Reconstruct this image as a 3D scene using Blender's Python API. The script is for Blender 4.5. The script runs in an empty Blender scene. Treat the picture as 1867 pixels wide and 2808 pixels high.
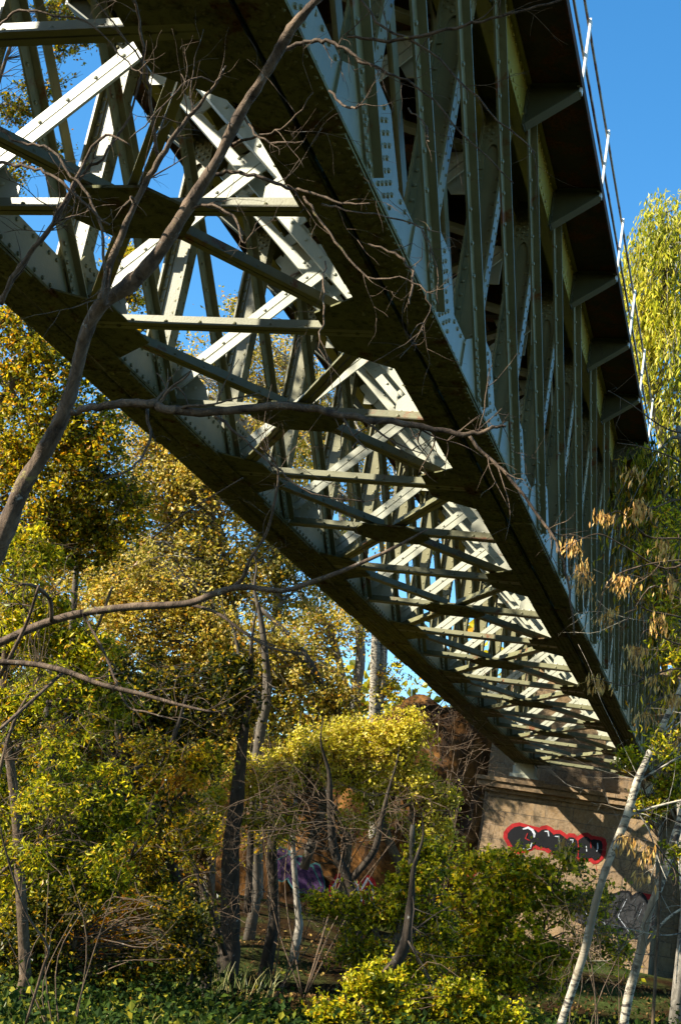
import bpy, math, random
import numpy as np
from mathutils import Vector, Matrix

R = math.radians
random.seed(7)
rng = np.random.default_rng(7)
col = bpy.context.scene.collection
scn = bpy.context.scene

# ---------------------------------------------------------------- camera
F = 3596.7                       # focal length in photo pixels (photo 1867 x 2808)
CAM = np.array([3.646, -8.322, 1.69])
RX = np.array([0.94471536, 0.27987271, 0.1708337])
UP = np.array([-0.07691876, -0.31730645, 0.94519846])
FW = np.array([-0.31874189, 0.90608382, 0.27823682])
cd = bpy.data.cameras.new('camera')
cam = bpy.data.objects.new('camera', cd)
col.objects.link(cam)
cd.sensor_fit = 'VERTICAL'
cd.sensor_height = 36.0
cd.lens = F / 2808 * 36
cd.clip_start = 0.05
cd.clip_end = 3000
cam.matrix_world = Matrix([[RX[0], UP[0], -FW[0], CAM[0]], [RX[1], UP[1], -FW[1], CAM[1]],
                           [RX[2], UP[2], -FW[2], CAM[2]], [0, 0, 0, 1]])
scn.camera = cam

# ---------------------------------------------------------------- light
SUN_EL, SUN_AZ = R(31), R(229)   # azimuth clockwise from +Y
w = bpy.data.worlds.new('World')
scn.world = w
w.use_nodes = True
nt = w.node_tree
bg = nt.nodes['Background']
sky = nt.nodes.new('ShaderNodeTexSky')
sky.sky_type = 'NISHITA'
sky.sun_disc = False
sky.sun_elevation = SUN_EL
sky.sun_rotation = SUN_AZ
sky.air_density = 1.0
sky.dust_density = 0.3
sky.ozone_density = 2.5
hs = nt.nodes.new('ShaderNodeHueSaturation')
hs.inputs['Saturation'].default_value = 1.30
hs.inputs['Hue'].default_value = 0.494
hs.inputs['Value'].default_value = 1.0
nt.links.new(sky.outputs[0], hs.inputs['Color'])
nt.links.new(hs.outputs[0], bg.inputs[0])
bg.inputs[1].default_value = 0.098
sd = bpy.data.lights.new('sun', 'SUN')
sd.energy = 5.0
sd.angle = R(0.53)
sd.color = (1.0, 0.93, 0.80)
sun = bpy.data.objects.new('sun', sd)
col.objects.link(sun)
sdir = Vector((math.sin(SUN_AZ) * math.cos(SUN_EL), math.cos(SUN_AZ) * math.cos(SUN_EL), math.sin(SUN_EL)))
sun.rotation_euler = sdir.to_track_quat('Z', 'Y').to_euler()
scn.view_settings.view_transform = 'Standard'
scn.view_settings.look = 'None'
scn.view_settings.exposure = 1.65
scn.view_settings.gamma = 1.0
scn.cycles.max_bounces = 6
scn.cycles.transparent_max_bounces = 4


# ---------------------------------------------------------------- helpers
def at(px, py, d):
    """point seen at pixel (px, py) of the 1568-wide photo, d metres away along the view axis"""
    x, y = px * 1.1907, py * 1.1907
    return CAM + d * ((x - 933.5) / F * RX - (y - 1404) / F * UP + FW)


def at_plane_y(px, py, Y):
    x, y = px * 1.1907, py * 1.1907
    v = (x - 933.5) / F * RX - (y - 1404) / F * UP + FW
    return CAM + v * ((Y - CAM[1]) / v[1])


def mpp(d):
    return d * 1.1907 / F


def smooth(t):
    t = max(0.0, min(1.0, t))
    return t * t * (3 - 2 * t)


def ground_z(x, y):
    z = 1.35 * smooth((y - 14) / 16.0) + 0.9 * smooth((x - 0) / 9.0) * smooth((y - 3) / 14)
    z += 1.2 * smooth((y - 34) / 40)
    z += 0.10 * math.sin(x * .7 + y * .3) + 0.07 * math.sin(y * .9 - x * .45) + 0.05 * math.sin(x * 1.9 + 1.3)
    return z - 0.25


def norm(v):
    v = np.asarray(v, float)
    n = np.linalg.norm(v)
    return v / n if n > 0 else v


class MB:
    def __init__(self, scale=1.0, fn=None):
        self.v, self.q, self.t, self.n = [], [], [], 0
        self.scale, self.fn = scale, fn

    def add(self, verts, quads=(), tris=()):
        verts = np.asarray(verts, float).reshape(-1, 3)
        self.v.append(verts)
        if len(quads): self.q.append(np.asarray(quads, int) + self.n)
        if len(tris): self.t.append(np.asarray(tris, int) + self.n)
        self.n += len(verts)

    def beam(self, p0, p1, side, w_, h_):
        p0, p1 = np.asarray(p0, float), np.asarray(p1, float)
        a = norm(p1 - p0)
        s = np.asarray(side, float)
        s = norm(s - a * (s @ a))
        t = np.cross(a, s)
        c = []
        for p in (p0, p1):
            for i, j in ((-1, -1), (1, -1), (1, 1), (-1, 1)):
                c.append(p + s * w_ / 2 * i + t * h_ / 2 * j)
        self.add(c, [(0, 3, 2, 1), (4, 5, 6, 7), (0, 1, 5, 4), (1, 2, 6, 5), (2, 3, 7, 6), (3, 0, 4, 7)])

    def box(self, lo, hi):
        x0, y0, z0 = lo
        x1, y1, z1 = hi
        self.add([(x0, y0, z0), (x1, y0, z0), (x1, y1, z0), (x0, y1, z0), (x0, y0, z1), (x1, y0, z1), (x1, y1, z1), (x0, y1, z1)],
                 [(0, 3, 2, 1), (4, 5, 6, 7), (0, 1, 5, 4), (1, 2, 6, 5), (2, 3, 7, 6), (3, 0, 4, 7)])

    def prism(self, poly, off):
        """convex/any simple fan polygon given as 3D points, extruded by vector off"""
        poly = np.asarray(poly, float)
        n = len(poly)
        off = np.asarray(off, float)
        c = poly.mean(0)
        vs = np.vstack([poly, poly + off, [c, c + off]])
        tr, qd = [], []
        for i in range(n):
            j = (i + 1) % n
            tr.append((2 * n, j, i))
            tr.append((2 * n + 1, n + i, n + j))
            qd.append((i, j, n + j, n + i))
        self.add(vs, qd, tr)

    def rivet(self, p, nrm, r):
        nrm = norm(nrm)
        a = norm(np.cross(nrm, (0.31, 0.52, 0.79)))
        b = np.cross(nrm, a)
        vs = []
        for rr, hh in ((1, 0), (.75, .55)):
            for k in range(6):
                t = k * math.pi / 3
                vs.append(np.asarray(p) + (a * math.cos(t) + b * math.sin(t)) * r * rr + nrm * r * hh)
        vs.append(np.asarray(p) + nrm * r * .8)
        self.add(vs, [(k, (k + 1) % 6, 6 + (k + 1) % 6, 6 + k) for k in range(6)], [(6 + k, 6 + (k + 1) % 6, 12) for k in range(6)])

    def tube(self, pts, rad, n=7, wob=0.0):
        pts = np.asarray(pts, float)
        m = len(pts)
        rad = np.broadcast_to(np.asarray(rad, float), (m,))
        tan = np.gradient(pts, axis=0)
        tan /= np.linalg.norm(tan, axis=1)[:, None] + 1e-12
        a = norm(np.cross(tan[0], (0.2, 0.3, 0.93)))
        vs = []
        ang = np.arange(n) * 2 * math.pi / n
        for i in range(m):
            a = a - tan[i] * (a @ tan[i])
            a = norm(a)
            b = np.cross(tan[i], a)
            rr = rad[i] * (1 + wob * rng.normal(size=n)) if wob else np.full(n, rad[i])
            vs.append(pts[i] + (np.cos(ang)[:, None] * a + np.sin(ang)[:, None] * b) * rr[:, None])
        vs = np.vstack(vs + [pts[:1], pts[-1:]])
        i = np.arange(m - 1)[:, None] * n
        k = np.arange(n)[None, :]
        k2 = (k + 1) % n
        qd = np.stack([i + k, i + k2, i + n + k2, i + n + k], -1).reshape(-1, 4)
        kk = np.arange(n)
        kk2 = (kk + 1) % n
        t1 = np.stack([np.full(n, m * n), kk2, kk], -1)
        t2 = np.stack([np.full(n, m * n + 1), (m - 1) * n + kk, (m - 1) * n + kk2], -1)
        self.add(vs, qd, np.vstack([t1, t2]))

    def leaves(self, c, size, ratio=0.55, up=0.35, axis=None, axis_mix=0.0, fold=0.12):
        c = np.asarray(c, float)
        N = len(c)
        if N == 0: return
        size = np.broadcast_to(size, (N,)) * rng.uniform(.5, 1.4, N)
        d = rng.normal(size=(N, 3))
        if axis is not None:
            d = d * (1 - axis_mix) + np.asarray(axis) * axis_mix * 2.2
        d /= np.linalg.norm(d, axis=1)[:, None]
        nr = rng.normal(size=(N, 3)) + np.array([0, 0, up * 2])
        s = np.cross(nr, d)
        s /= np.linalg.norm(s, axis=1)[:, None] + 1e-9
        nn = np.cross(d, s)
        L = size[:, None]
        v0 = c - d * L * .5
        v2 = c + d * L * .5
        v1 = c + s * L * ratio * .5 + nn * L * fold - d * L * .06
        v3 = c - s * L * ratio * .5 + nn * L * fold - d * L * .06
        vs = np.stack([v0, v1, v2, v3], 1).reshape(-1, 3)
        self.add(vs, np.arange(4 * N).reshape(N, 4))

    def build(self, name, mat, parent=None, smooth_=False, loc=None):
        v = np.vstack(self.v)
        if self.fn is not None: v = self.fn(v)
        v = v * self.scale
        q = np.vstack(self.q) if self.q else np.zeros((0, 4), int)
        t = np.vstack(self.t) if self.t else np.zeros((0, 3), int)
        me = bpy.data.meshes.new(name)
        me.vertices.add(len(v))
        me.vertices.foreach_set('co', v.astype(np.float32).ravel())
        nl = len(q) * 4 + len(t) * 3
        me.loops.add(nl)
        me.loops.foreach_set('vertex_index', np.concatenate([q.ravel(), t.ravel()]).astype(np.int32))
        me.polygons.add(len(q) + len(t))
        ls = np.concatenate([np.arange(len(q)) * 4, len(q) * 4 + np.arange(len(t)) * 3]).astype(np.int32)
        me.polygons.foreach_set('loop_start', ls)
        me.update(calc_edges=True)
        me.validate()
        me.polygons.foreach_set('use_smooth', np.full(len(me.polygons), smooth_))
        me.materials.append(mat)
        o = bpy.data.objects.new(name, me)
        col.objects.link(o)
        if parent is not None: o.parent = parent
        if loc is not None: o.location = loc
        return o


def tag(o, label=None, cat=None, group=None, kind=None):
    if label: o['label'] = label
    if cat: o['category'] = cat
    if group: o['group'] = group
    if kind: o['kind'] = kind
    return o


def empty(name, loc, label, cat, group=None):
    o = bpy.data.objects.new(name, None)
    o.location = loc
    col.objects.link(o)
    return tag(o, label, cat, group)


def copy_part(o, loc):
    c = o.copy()
    col.objects.link(c)
    c.parent = o.parent
    c.location = loc
    return c


# ---------------------------------------------------------------- materials
def newmat(name):
    m = bpy.data.materials.new(name)
    m.use_nodes = True
    n = m.node_tree
    return m, n, n.nodes['Principled BSDF']


def noise(n, scale, detail=5, rough=.6, vec=None, dist=0.0):
    t = n.nodes.new('ShaderNodeTexNoise')
    t.inputs['Scale'].default_value = scale
    t.inputs['Detail'].default_value = detail
    t.inputs['Roughness'].default_value = rough
    t.inputs['Distortion'].default_value = dist
    if vec is not None: n.links.new(vec, t.inputs['Vector'])
    return t


def ramp(n, src, stops, interp='LINEAR'):
    r = n.nodes.new('ShaderNodeValToRGB')
    r.color_ramp.interpolation = interp
    e = r.color_ramp.elements
    while len(e) > 1: e.remove(e[-1])
    e[0].position, e[0].color = stops[0][0], tuple(stops[0][1]) + (1,)
    for p, c in stops[1:]:
        x = e.new(p)
        x.color = tuple(c) + (1,)
    n.links.new(src, r.inputs[0])
    return r


def mixc(n, fac, a, b):
    m = n.nodes.new('ShaderNodeMix')
    m.data_type = 'RGBA'
    for s, v in ((m.inputs[0], fac), (m.inputs[6], a), (m.inputs[7], b)):
        if isinstance(v, (int, float)):
            s.default_value = v
        elif isinstance(v, tuple):
            s.default_value = v + (1,)
        else:
            n.links.new(v, s)
    return m.outputs[2]


def mapping(n, scale, rot=(0, 0, 0)):
    g = n.nodes.new('ShaderNodeNewGeometry')
    mp = n.nodes.new('ShaderNodeMapping')
    mp.inputs['Scale'].default_value = scale
    mp.inputs['Rotation'].default_value = rot
    n.links.new(g.outputs['Position'], mp.inputs['Vector'])
    return mp.outputs[0]


def bump(n, bs, h, strength, dist=.02):
    b = n.nodes.new('ShaderNodeBump')
    b.inputs['Strength'].default_value = strength
    b.inputs['Distance'].default_value = dist
    n.links.new(h, b.inputs['Height'])
    n.links.new(b.outputs[0], bs.inputs['Normal'])


def steel(name, base, base2, rust, r0, r1, rough=.5, dirt=None, d0=.5, d1=.7, spec=.4, ds=3.1):
    m, n, bs = newmat(name)
    v = mapping(n, (1, 1, 1))
    big = noise(n, 1.3, 6, .65, v)
    c = ramp(n, big.outputs[0], [(.3, base), (.7, base2)]).outputs[0]
    st = mapping(n, (9, 9, .7))
    sn = noise(n, 1.0, 5, .6, st)
    c = mixc(n, ramp(n, sn.outputs[0], [(.45, (0, 0, 0)), (.75, (.45, .45, .45))]).outputs[0], c, tuple(.72 * x for x in base))
    if dirt:
        dn = noise(n, ds, 9, .75, v, .6)
        c = mixc(n, ramp(n, dn.outputs[0], [(d0, (0, 0, 0)), (d1, (1, 1, 1))]).outputs[0], c, dirt)
    rn = noise(n, 2.3, 10, .72, v, .3)
    rc = noise(n, 30, 3, .6, v)
    rcol = ramp(n, rc.outputs[0], [(.35, tuple(.45 * x for x in rust)), (.65, rust)]).outputs[0]
    f = ramp(n, rn.outputs[0], [(r0, (0, 0, 0)), (r1, (1, 1, 1))]).outputs[0]
    c = mixc(n, f, c, rcol)
    n.links.new(c, bs.inputs['Base Color'])
    bs.inputs['Roughness'].default_value = rough
    bs.inputs['Specular IOR Level'].default_value = spec
    run = noise(n, 1.0, 7, .7, mapping(n, (26, 26, 3)), .2)
    c = mixc(n, ramp(n, run.outputs[0], [(r0 + .0, (0, 0, 0)), (r1 + .03, (.75, .75, .75))]).outputs[0], c, tuple(.8 * x for x in rust))
    fine = noise(n, 60, 4, .6, v)
    bump(n, bs, fine.outputs[0], .15, .01)
    return m


M = {}
M['paint'] = steel('pale_green_paint', (.31, .315, .235), (.42, .41, .31), (.20, .075, .02), .64, .70, .42)  # bridge paint, brightened for braces that stand mostly in sun
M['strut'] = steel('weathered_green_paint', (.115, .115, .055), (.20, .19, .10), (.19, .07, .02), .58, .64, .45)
M['web'] = steel('bluish_green_paint', (.125, .118, .052), (.19, .172, .085), (.20, .08, .025), .66, .72, .38)  # same paint darkened, carries the shade on webs, gussets and posts
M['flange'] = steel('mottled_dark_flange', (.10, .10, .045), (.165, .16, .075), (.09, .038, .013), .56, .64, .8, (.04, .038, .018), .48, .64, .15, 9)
M['olive'] = steel('olive_girder_paint', (.22, .20, .03), (.29, .26, .045), (.17, .07, .02), .60, .68, .5, (.09, .085, .04), .6, .75)  # top chord tinted yellow, reflected glow put into its colour
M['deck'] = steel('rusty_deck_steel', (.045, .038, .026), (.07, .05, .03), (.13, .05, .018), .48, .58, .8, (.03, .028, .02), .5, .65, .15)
M['rail'] = steel('railing_paint', (.62, .63, .58), (.70, .70, .64), (.22, .09, .03), .66, .74, .45)
M['railbar'] = steel('rusted_rail_bar', (.36, .36, .30), (.42, .40, .32), (.19, .08, .03), .50, .58, .6)


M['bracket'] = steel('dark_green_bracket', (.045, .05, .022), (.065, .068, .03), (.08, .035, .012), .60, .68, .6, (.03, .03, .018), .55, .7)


def leafmat(name, stops, transl=.52, rough=.4, spec=.25):
    m = bpy.data.materials.new(name)
    m.use_nodes = True
    n = m.node_tree
    bs = n.nodes['Principled BSDF']
    out = n.nodes['Material Output']
    g = n.nodes.new('ShaderNodeNewGeometry')
    r = ramp(n, g.outputs['Random Per Island'], stops)
    nz = noise(n, .55, 3, .6, g.outputs['Position'])
    f = ramp(n, nz.outputs[0], [(.35, (.55, .6, .6)), (.65, (1.2, 1.15, 1.0))])
    mu = n.nodes.new('ShaderNodeMix')
    mu.data_type = 'RGBA'
    mu.blend_type = 'MULTIPLY'
    mu.inputs[0].default_value = .8
    n.links.new(r.outputs[0], mu.inputs[6])
    n.links.new(f.outputs[0], mu.inputs[7])
    c = mu.outputs[2]
    n.links.new(c, bs.inputs['Base Color'])
    bs.inputs['Roughness'].default_value = rough
    bs.inputs['Specular IOR Level'].default_value = spec
    tr = n.nodes.new('ShaderNodeBsdfTranslucent')
    n.links.new(c, tr.inputs[0])
    mx = n.nodes.new('ShaderNodeMixShader')
    mx.inputs[0].default_value = transl
    n.links.new(bs.outputs[0], mx.inputs[1])
    n.links.new(tr.outputs[0], mx.inputs[2])
    n.links.new(mx.outputs[0], out.inputs[0])
    return m


LM = {}
LM['gold'] = leafmat('golden_leaf', [(0, (.06, .075, .006)), (.2, (.22, .19, .012)), (.5, (.56, .42, .035)), (.78, (.72, .58, .20)), (.9, (.62, .34, .02)), (1, (.30, .13, .01))])
LM['mixed'] = leafmat('turning_leaf', [(0, (.022, .034, .003)), (.3, (.13, .14, .006)), (.55, (.42, .36, .010)), (.8, (.70, .50, .015)), (.92, (.66, .30, .008)), (1, (.26, .10, .006))])
LM['lime'] = leafmat('lime_green_leaf', [(0, (.03, .05, .003)), (.3, (.20, .23, .006)), (.6, (.50, .46, .010)), (.88, (.76, .60, .02)), (1, (.62, .28, .01))])
LM['yellow'] = leafmat('yellow_leaf', [(0, (.24, .24, .01)), (.25, (.58, .50, .02)), (.7, (.86, .70, .07)), (.9, (.88, .74, .22)), (1, (.72, .40, .02))])
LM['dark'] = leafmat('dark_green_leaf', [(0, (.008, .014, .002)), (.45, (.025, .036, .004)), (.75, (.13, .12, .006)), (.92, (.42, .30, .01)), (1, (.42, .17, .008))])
LM['orange'] = leafmat('orange_leaf', [(0, (.32, .11, .006)), (.4, (.56, .25, .008)), (.8, (.72, .40, .012)), (1, (.26, .24, .01))])
LM['willow'] = leafmat('willow_leaf', [(0, (.14, .18, .01)), (.35, (.42, .42, .02)), (.75, (.70, .62, .05)), (1, (.80, .66, .16))])
LM['seed'] = leafmat('dry_seed_key', [(0, (.36, .17, .04)), (.5, (.62, .34, .08)), (1, (.78, .50, .15))], .3)
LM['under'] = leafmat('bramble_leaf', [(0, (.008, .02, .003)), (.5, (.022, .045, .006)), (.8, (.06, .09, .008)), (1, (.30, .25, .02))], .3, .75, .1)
LM['grass'] = leafmat('grass_blade', [(0, (.05, .08, .015)), (.5, (.11, .14, .03)), (1, (.34, .28, .11))], .3)
LM['litter'] = leafmat('fallen_leaf', [(0, (.03, .015, .006)), (.5, (.085, .045, .018)), (.85, (.18, .10, .04)), (1, (.32, .22, .06))], .15, .9, .05)


def bark(name, a, b, scale=(14, 14, 2.5), rough=.85, bstr=.6, lichen=.62):
    m, n, bs = newmat(name)
    v = mapping(n, scale)
    t = noise(n, 1.0, 8, .7, v, .4)
    c = ramp(n, t.outputs[0], [(.32, a), (.68, b)]).outputs[0]
    l1 = noise(n, 5, 8, .75, mapping(n, (1, 1, 1)), .5)
    c = mixc(n, ramp(n, l1.outputs[0], [(lichen, (0, 0, 0)), (lichen + .05, (.8, .8, .8))]).outputs[0], c, (.24, .20, .06))
    l2 = noise(n, 11, 8, .75, mapping(n, (1, 1, 1)), .2)
    c = mixc(n, ramp(n, l2.outputs[0], [(.62, (0, 0, 0)), (.66, (.8, .8, .8))]).outputs[0], c, (.26, .25, .22))
    n.links.new(c, bs.inputs['Base Color'])
    bs.inputs['Roughness'].default_value = rough
    bs.inputs['Specular IOR Level'].default_value = .2
    bump(n, bs, t.outputs[0], bstr, .03)
    return m


M['bark'] = bark('dark_furrowed_bark', (.014, .010, .007), (.06, .045, .03))
M['twig'] = bark('brown_twig_bark', (.03, .02, .012), (.15, .10, .06), (22, 22, 9))
M['palebark'] = bark('pale_grey_bark', (.09, .08, .06), (.36, .32, .26), (9, 9, 5))
M['greybark'] = bark('grey_brown_bark', (.035, .028, .02), (.14, .115, .085), (10, 10, 3))
M['branch'] = bark('smooth_reddish_bark', (.018, .011, .007), (.17, .115, .072), (16, 16, 5), .75, .9)


def birch():
    m, n, bs = newmat('birch_bark')
    v = mapping(n, (7, 7, 22))
    t = noise(n, 1.0, 7, .72, v, .8)
    big = noise(n, 2.2, 4, .6)
    c = ramp(n, t.outputs[0], [(.44, (.035, .026, .02)), (.52, (.33, .29, .21)), (1, (.50, .44, .33))]).outputs[0]
    c = mixc(n, ramp(n, big.outputs[0], [(.55, (0, 0, 0)), (.62, (1, 1, 1))]).outputs[0], c, (.17, .13, .08))
    n.links.new(c, bs.inputs['Base Color'])
    bs.inputs['Roughness'].default_value = .7
    bump(n, bs, t.outputs[0], .4, .01)
    return m


M['birch'] = birch()


def stone():
    m, n, bs = newmat('ashlar_stone')
    g = n.nodes.new('ShaderNodeNewGeometry')
    sx = n.nodes.new('ShaderNodeSeparateXYZ')
    n.links.new(g.outputs['Position'], sx.inputs[0])
    ad = n.nodes.new('ShaderNodeMath')
    ad.operation = 'ADD'
    n.links.new(sx.outputs[0], ad.inputs[0])
    n.links.new(sx.outputs[1], ad.inputs[1])
    cb = n.nodes.new('ShaderNodeCombineXYZ')
    n.links.new(ad.outputs[0], cb.inputs[0])
    n.links.new(sx.outputs[2], cb.inputs[1])
    br = n.nodes.new('ShaderNodeTexBrick')
    n.links.new(cb.outputs[0], br.inputs['Vector'])
    br.inputs['Scale'].default_value = 1.0
    br.inputs['Brick Width'].default_value = .82
    br.inputs['Row Height'].default_value = .42
    br.inputs['Mortar Size'].default_value = .016
    br.inputs['Mortar Smooth'].default_value = .3
    br.inputs['Color1'].default_value = (.14, .078, .030, 1)
    br.inputs['Color2'].default_value = (.24, .15, .062, 1)
    br.inputs['Mortar'].default_value = (.08, .055, .03, 1)
    nz = noise(n, 2.0, 8, .7, g.outputs['Position'])
    c = mixc(n, ramp(n, nz.outputs[0], [(.42, (0, 0, 0)), (.62, (.85, .85, .85))]).outputs[0], br.outputs[0], (.105, .068, .032))
    stv = noise(n, 1.0, 6, .65, mapping(n, (3.5, 3.5, .3)))
    c = mixc(n, ramp(n, stv.outputs[0], [(.5, (0, 0, 0)), (.68, (.8, .8, .8))]).outputs[0], c, (.06, .045, .025))
    n2 = noise(n, 14, 8, .7, g.outputs['Position'])
    c = mixc(n, ramp(n, n2.outputs[0], [(.4, (.5, .5, .5)), (.6, (0, 0, 0))]).outputs[0], c, (.24, .17, .10))
    n.links.new(c, bs.inputs['Base Color'])
    bs.inputs['Roughness'].default_value = .9
    mm = n.nodes.new('ShaderNodeMath')
    mm.operation = 'MULTIPLY_ADD'
    mm.inputs[1].default_value = -1.6
    n.links.new(br.outputs['Fac'], mm.inputs[0])
    n.links.new(n2.outputs[0], mm.inputs[2])
    bump(n, bs, mm.outputs[0], .8, .03)
    return m


M['stone'] = stone()


def roughwall():
    m, n, bs = newmat('rough_brown_render')
    v = mapping(n, (1.1, 1.1, .45))
    a = noise(n, 1.2, 10, .72, v, .5)
    c = ramp(n, a.outputs[0], [(.3, (.014, .007, .003)), (.48, (.036, .018, .007)), (.58, (.12, .055, .016)), (.74, (.24, .12, .04))]).outputs[0]
    st = mapping(n, (3.2, 3.2, .35))
    s = noise(n, 1, 6, .65, st)
    c = mixc(n, ramp(n, s.outputs[0], [(.5, (0, 0, 0)), (.68, (1, 1, 1))]).outputs[0], c, (.04, .028, .02))
    n.links.new(c, bs.inputs['Base Color'])
    bs.inputs['Roughness'].default_value = 1.0
    bs.inputs['Specular IOR Level'].default_value = 0.0
    f = noise(n, 7, 9, .7)
    bump(n, bs, f.outputs[0], .9, .08)
    return m


M['rough'] = roughwall()


def plain(name, c, rough=.8, var=.35, sc=6):
    m, n, bs = newmat(name)
    v = mapping(n, (1, 1, 1))
    t = noise(n, sc, 7, .7, v)
    n.links.new(ramp(n, t.outputs[0], [(.35, tuple(x * (1 - var) for x in c)), (.65, c)]).outputs[0], bs.inputs['Base Color'])
    bs.inputs['Roughness'].default_value = rough
    bs.inputs['Specular IOR Level'].default_value = .1
    return m


def soil():
    m, n, bs = newmat('forest_floor')
    v = mapping(n, (1, 1, 1))
    a = noise(n, .35, 6, .6, v)
    b = noise(n, 9, 8, .75, v)
    c1 = ramp(n, b.outputs[0], [(.3, (.009, .006, .003)), (.55, (.026, .015, .007)), (.75, (.06, .034, .015))]).outputs[0]
    c2 = ramp(n, b.outputs[0], [(.3, (.02, .03, .008)), (.7, (.07, .10, .025))]).outputs[0]
    c = mixc(n, ramp(n, a.outputs[0], [(.45, (0, 0, 0)), (.6, (.7, .7, .7))]).outputs[0], c1, c2)
    n.links.new(c, bs.inputs['Base Color'])
    bs.inputs['Roughness'].default_value = 1.0
    bs.inputs['Specular IOR Level'].default_value = .0
    bump(n, bs, b.outputs[0], .8, .06)
    return m


M['soil'] = soil()

# ---------------------------------------------------------------- ground
gx = np.concatenate([np.linspace(-400, -62, 14), np.linspace(-60, 40, 126), np.linspace(44, 300, 12)])
gy = np.concatenate([np.linspace(-300, -24, 10), np.linspace(-20, 80, 126), np.linspace(84, 500, 14)])
GX, GY = np.meshgrid(gx, gy, indexing='ij')
GZ = np.vectorize(ground_z)(GX, GY) + rng.normal(size=GX.shape) * .03
gb = MB()
nx, ny = len(gx), len(gy)
ii, jj = np.meshgrid(np.arange(nx - 1), np.arange(ny - 1), indexing='ij')
ii, jj = ii.ravel(), jj.ravel()
gb.add(np.stack([GX.ravel(), GY.ravel(), GZ.ravel()], 1), np.stack([ii * ny + jj, (ii + 1) * ny + jj, (ii + 1) * ny + jj + 1, ii * ny + jj + 1], 1))
tag(gb.build('ground', M['soil'], None, True), kind='structure')

# ---------------------------------------------------------------- bridge (units of 3 m, chord underside at 6.6 m)
S = 3.0
P = 0.7123
K0, K1 = -6, 15
ZB = 6.6
bridge = empty('truss_bridge', (0, 0, ZB), 'old riveted pale green steel truss bridge passing overhead to the stone pier', 'bridge')
near = lambda v: v
far = lambda v: np.stack([-1 - v[:, 0], v[:, 1], v[:, 2]], 1)
RV = .0085
YA, YB = (K0 - .3) * P, (K1 + .55) * P
H = 1.16


def rep(o, ks, step=1):
    for k in ks:
        copy_part(o, (0, k * P * S, 0))


def local(k0, ks, mb, name, mat, lab=None):
    """build part once at node k0 and copy it to the nodes ks"""
    DY = -.11 * S if mb.fn is near else 0.0
    o = mb.build(name, mat, bridge, loc=(0, k0 * P * S + DY, 0))
    if lab: o['label'] = lab
    for k in ks:
        if k != k0: copy_part(o, (0, k * P * S + DY, 0))
    return o


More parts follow.
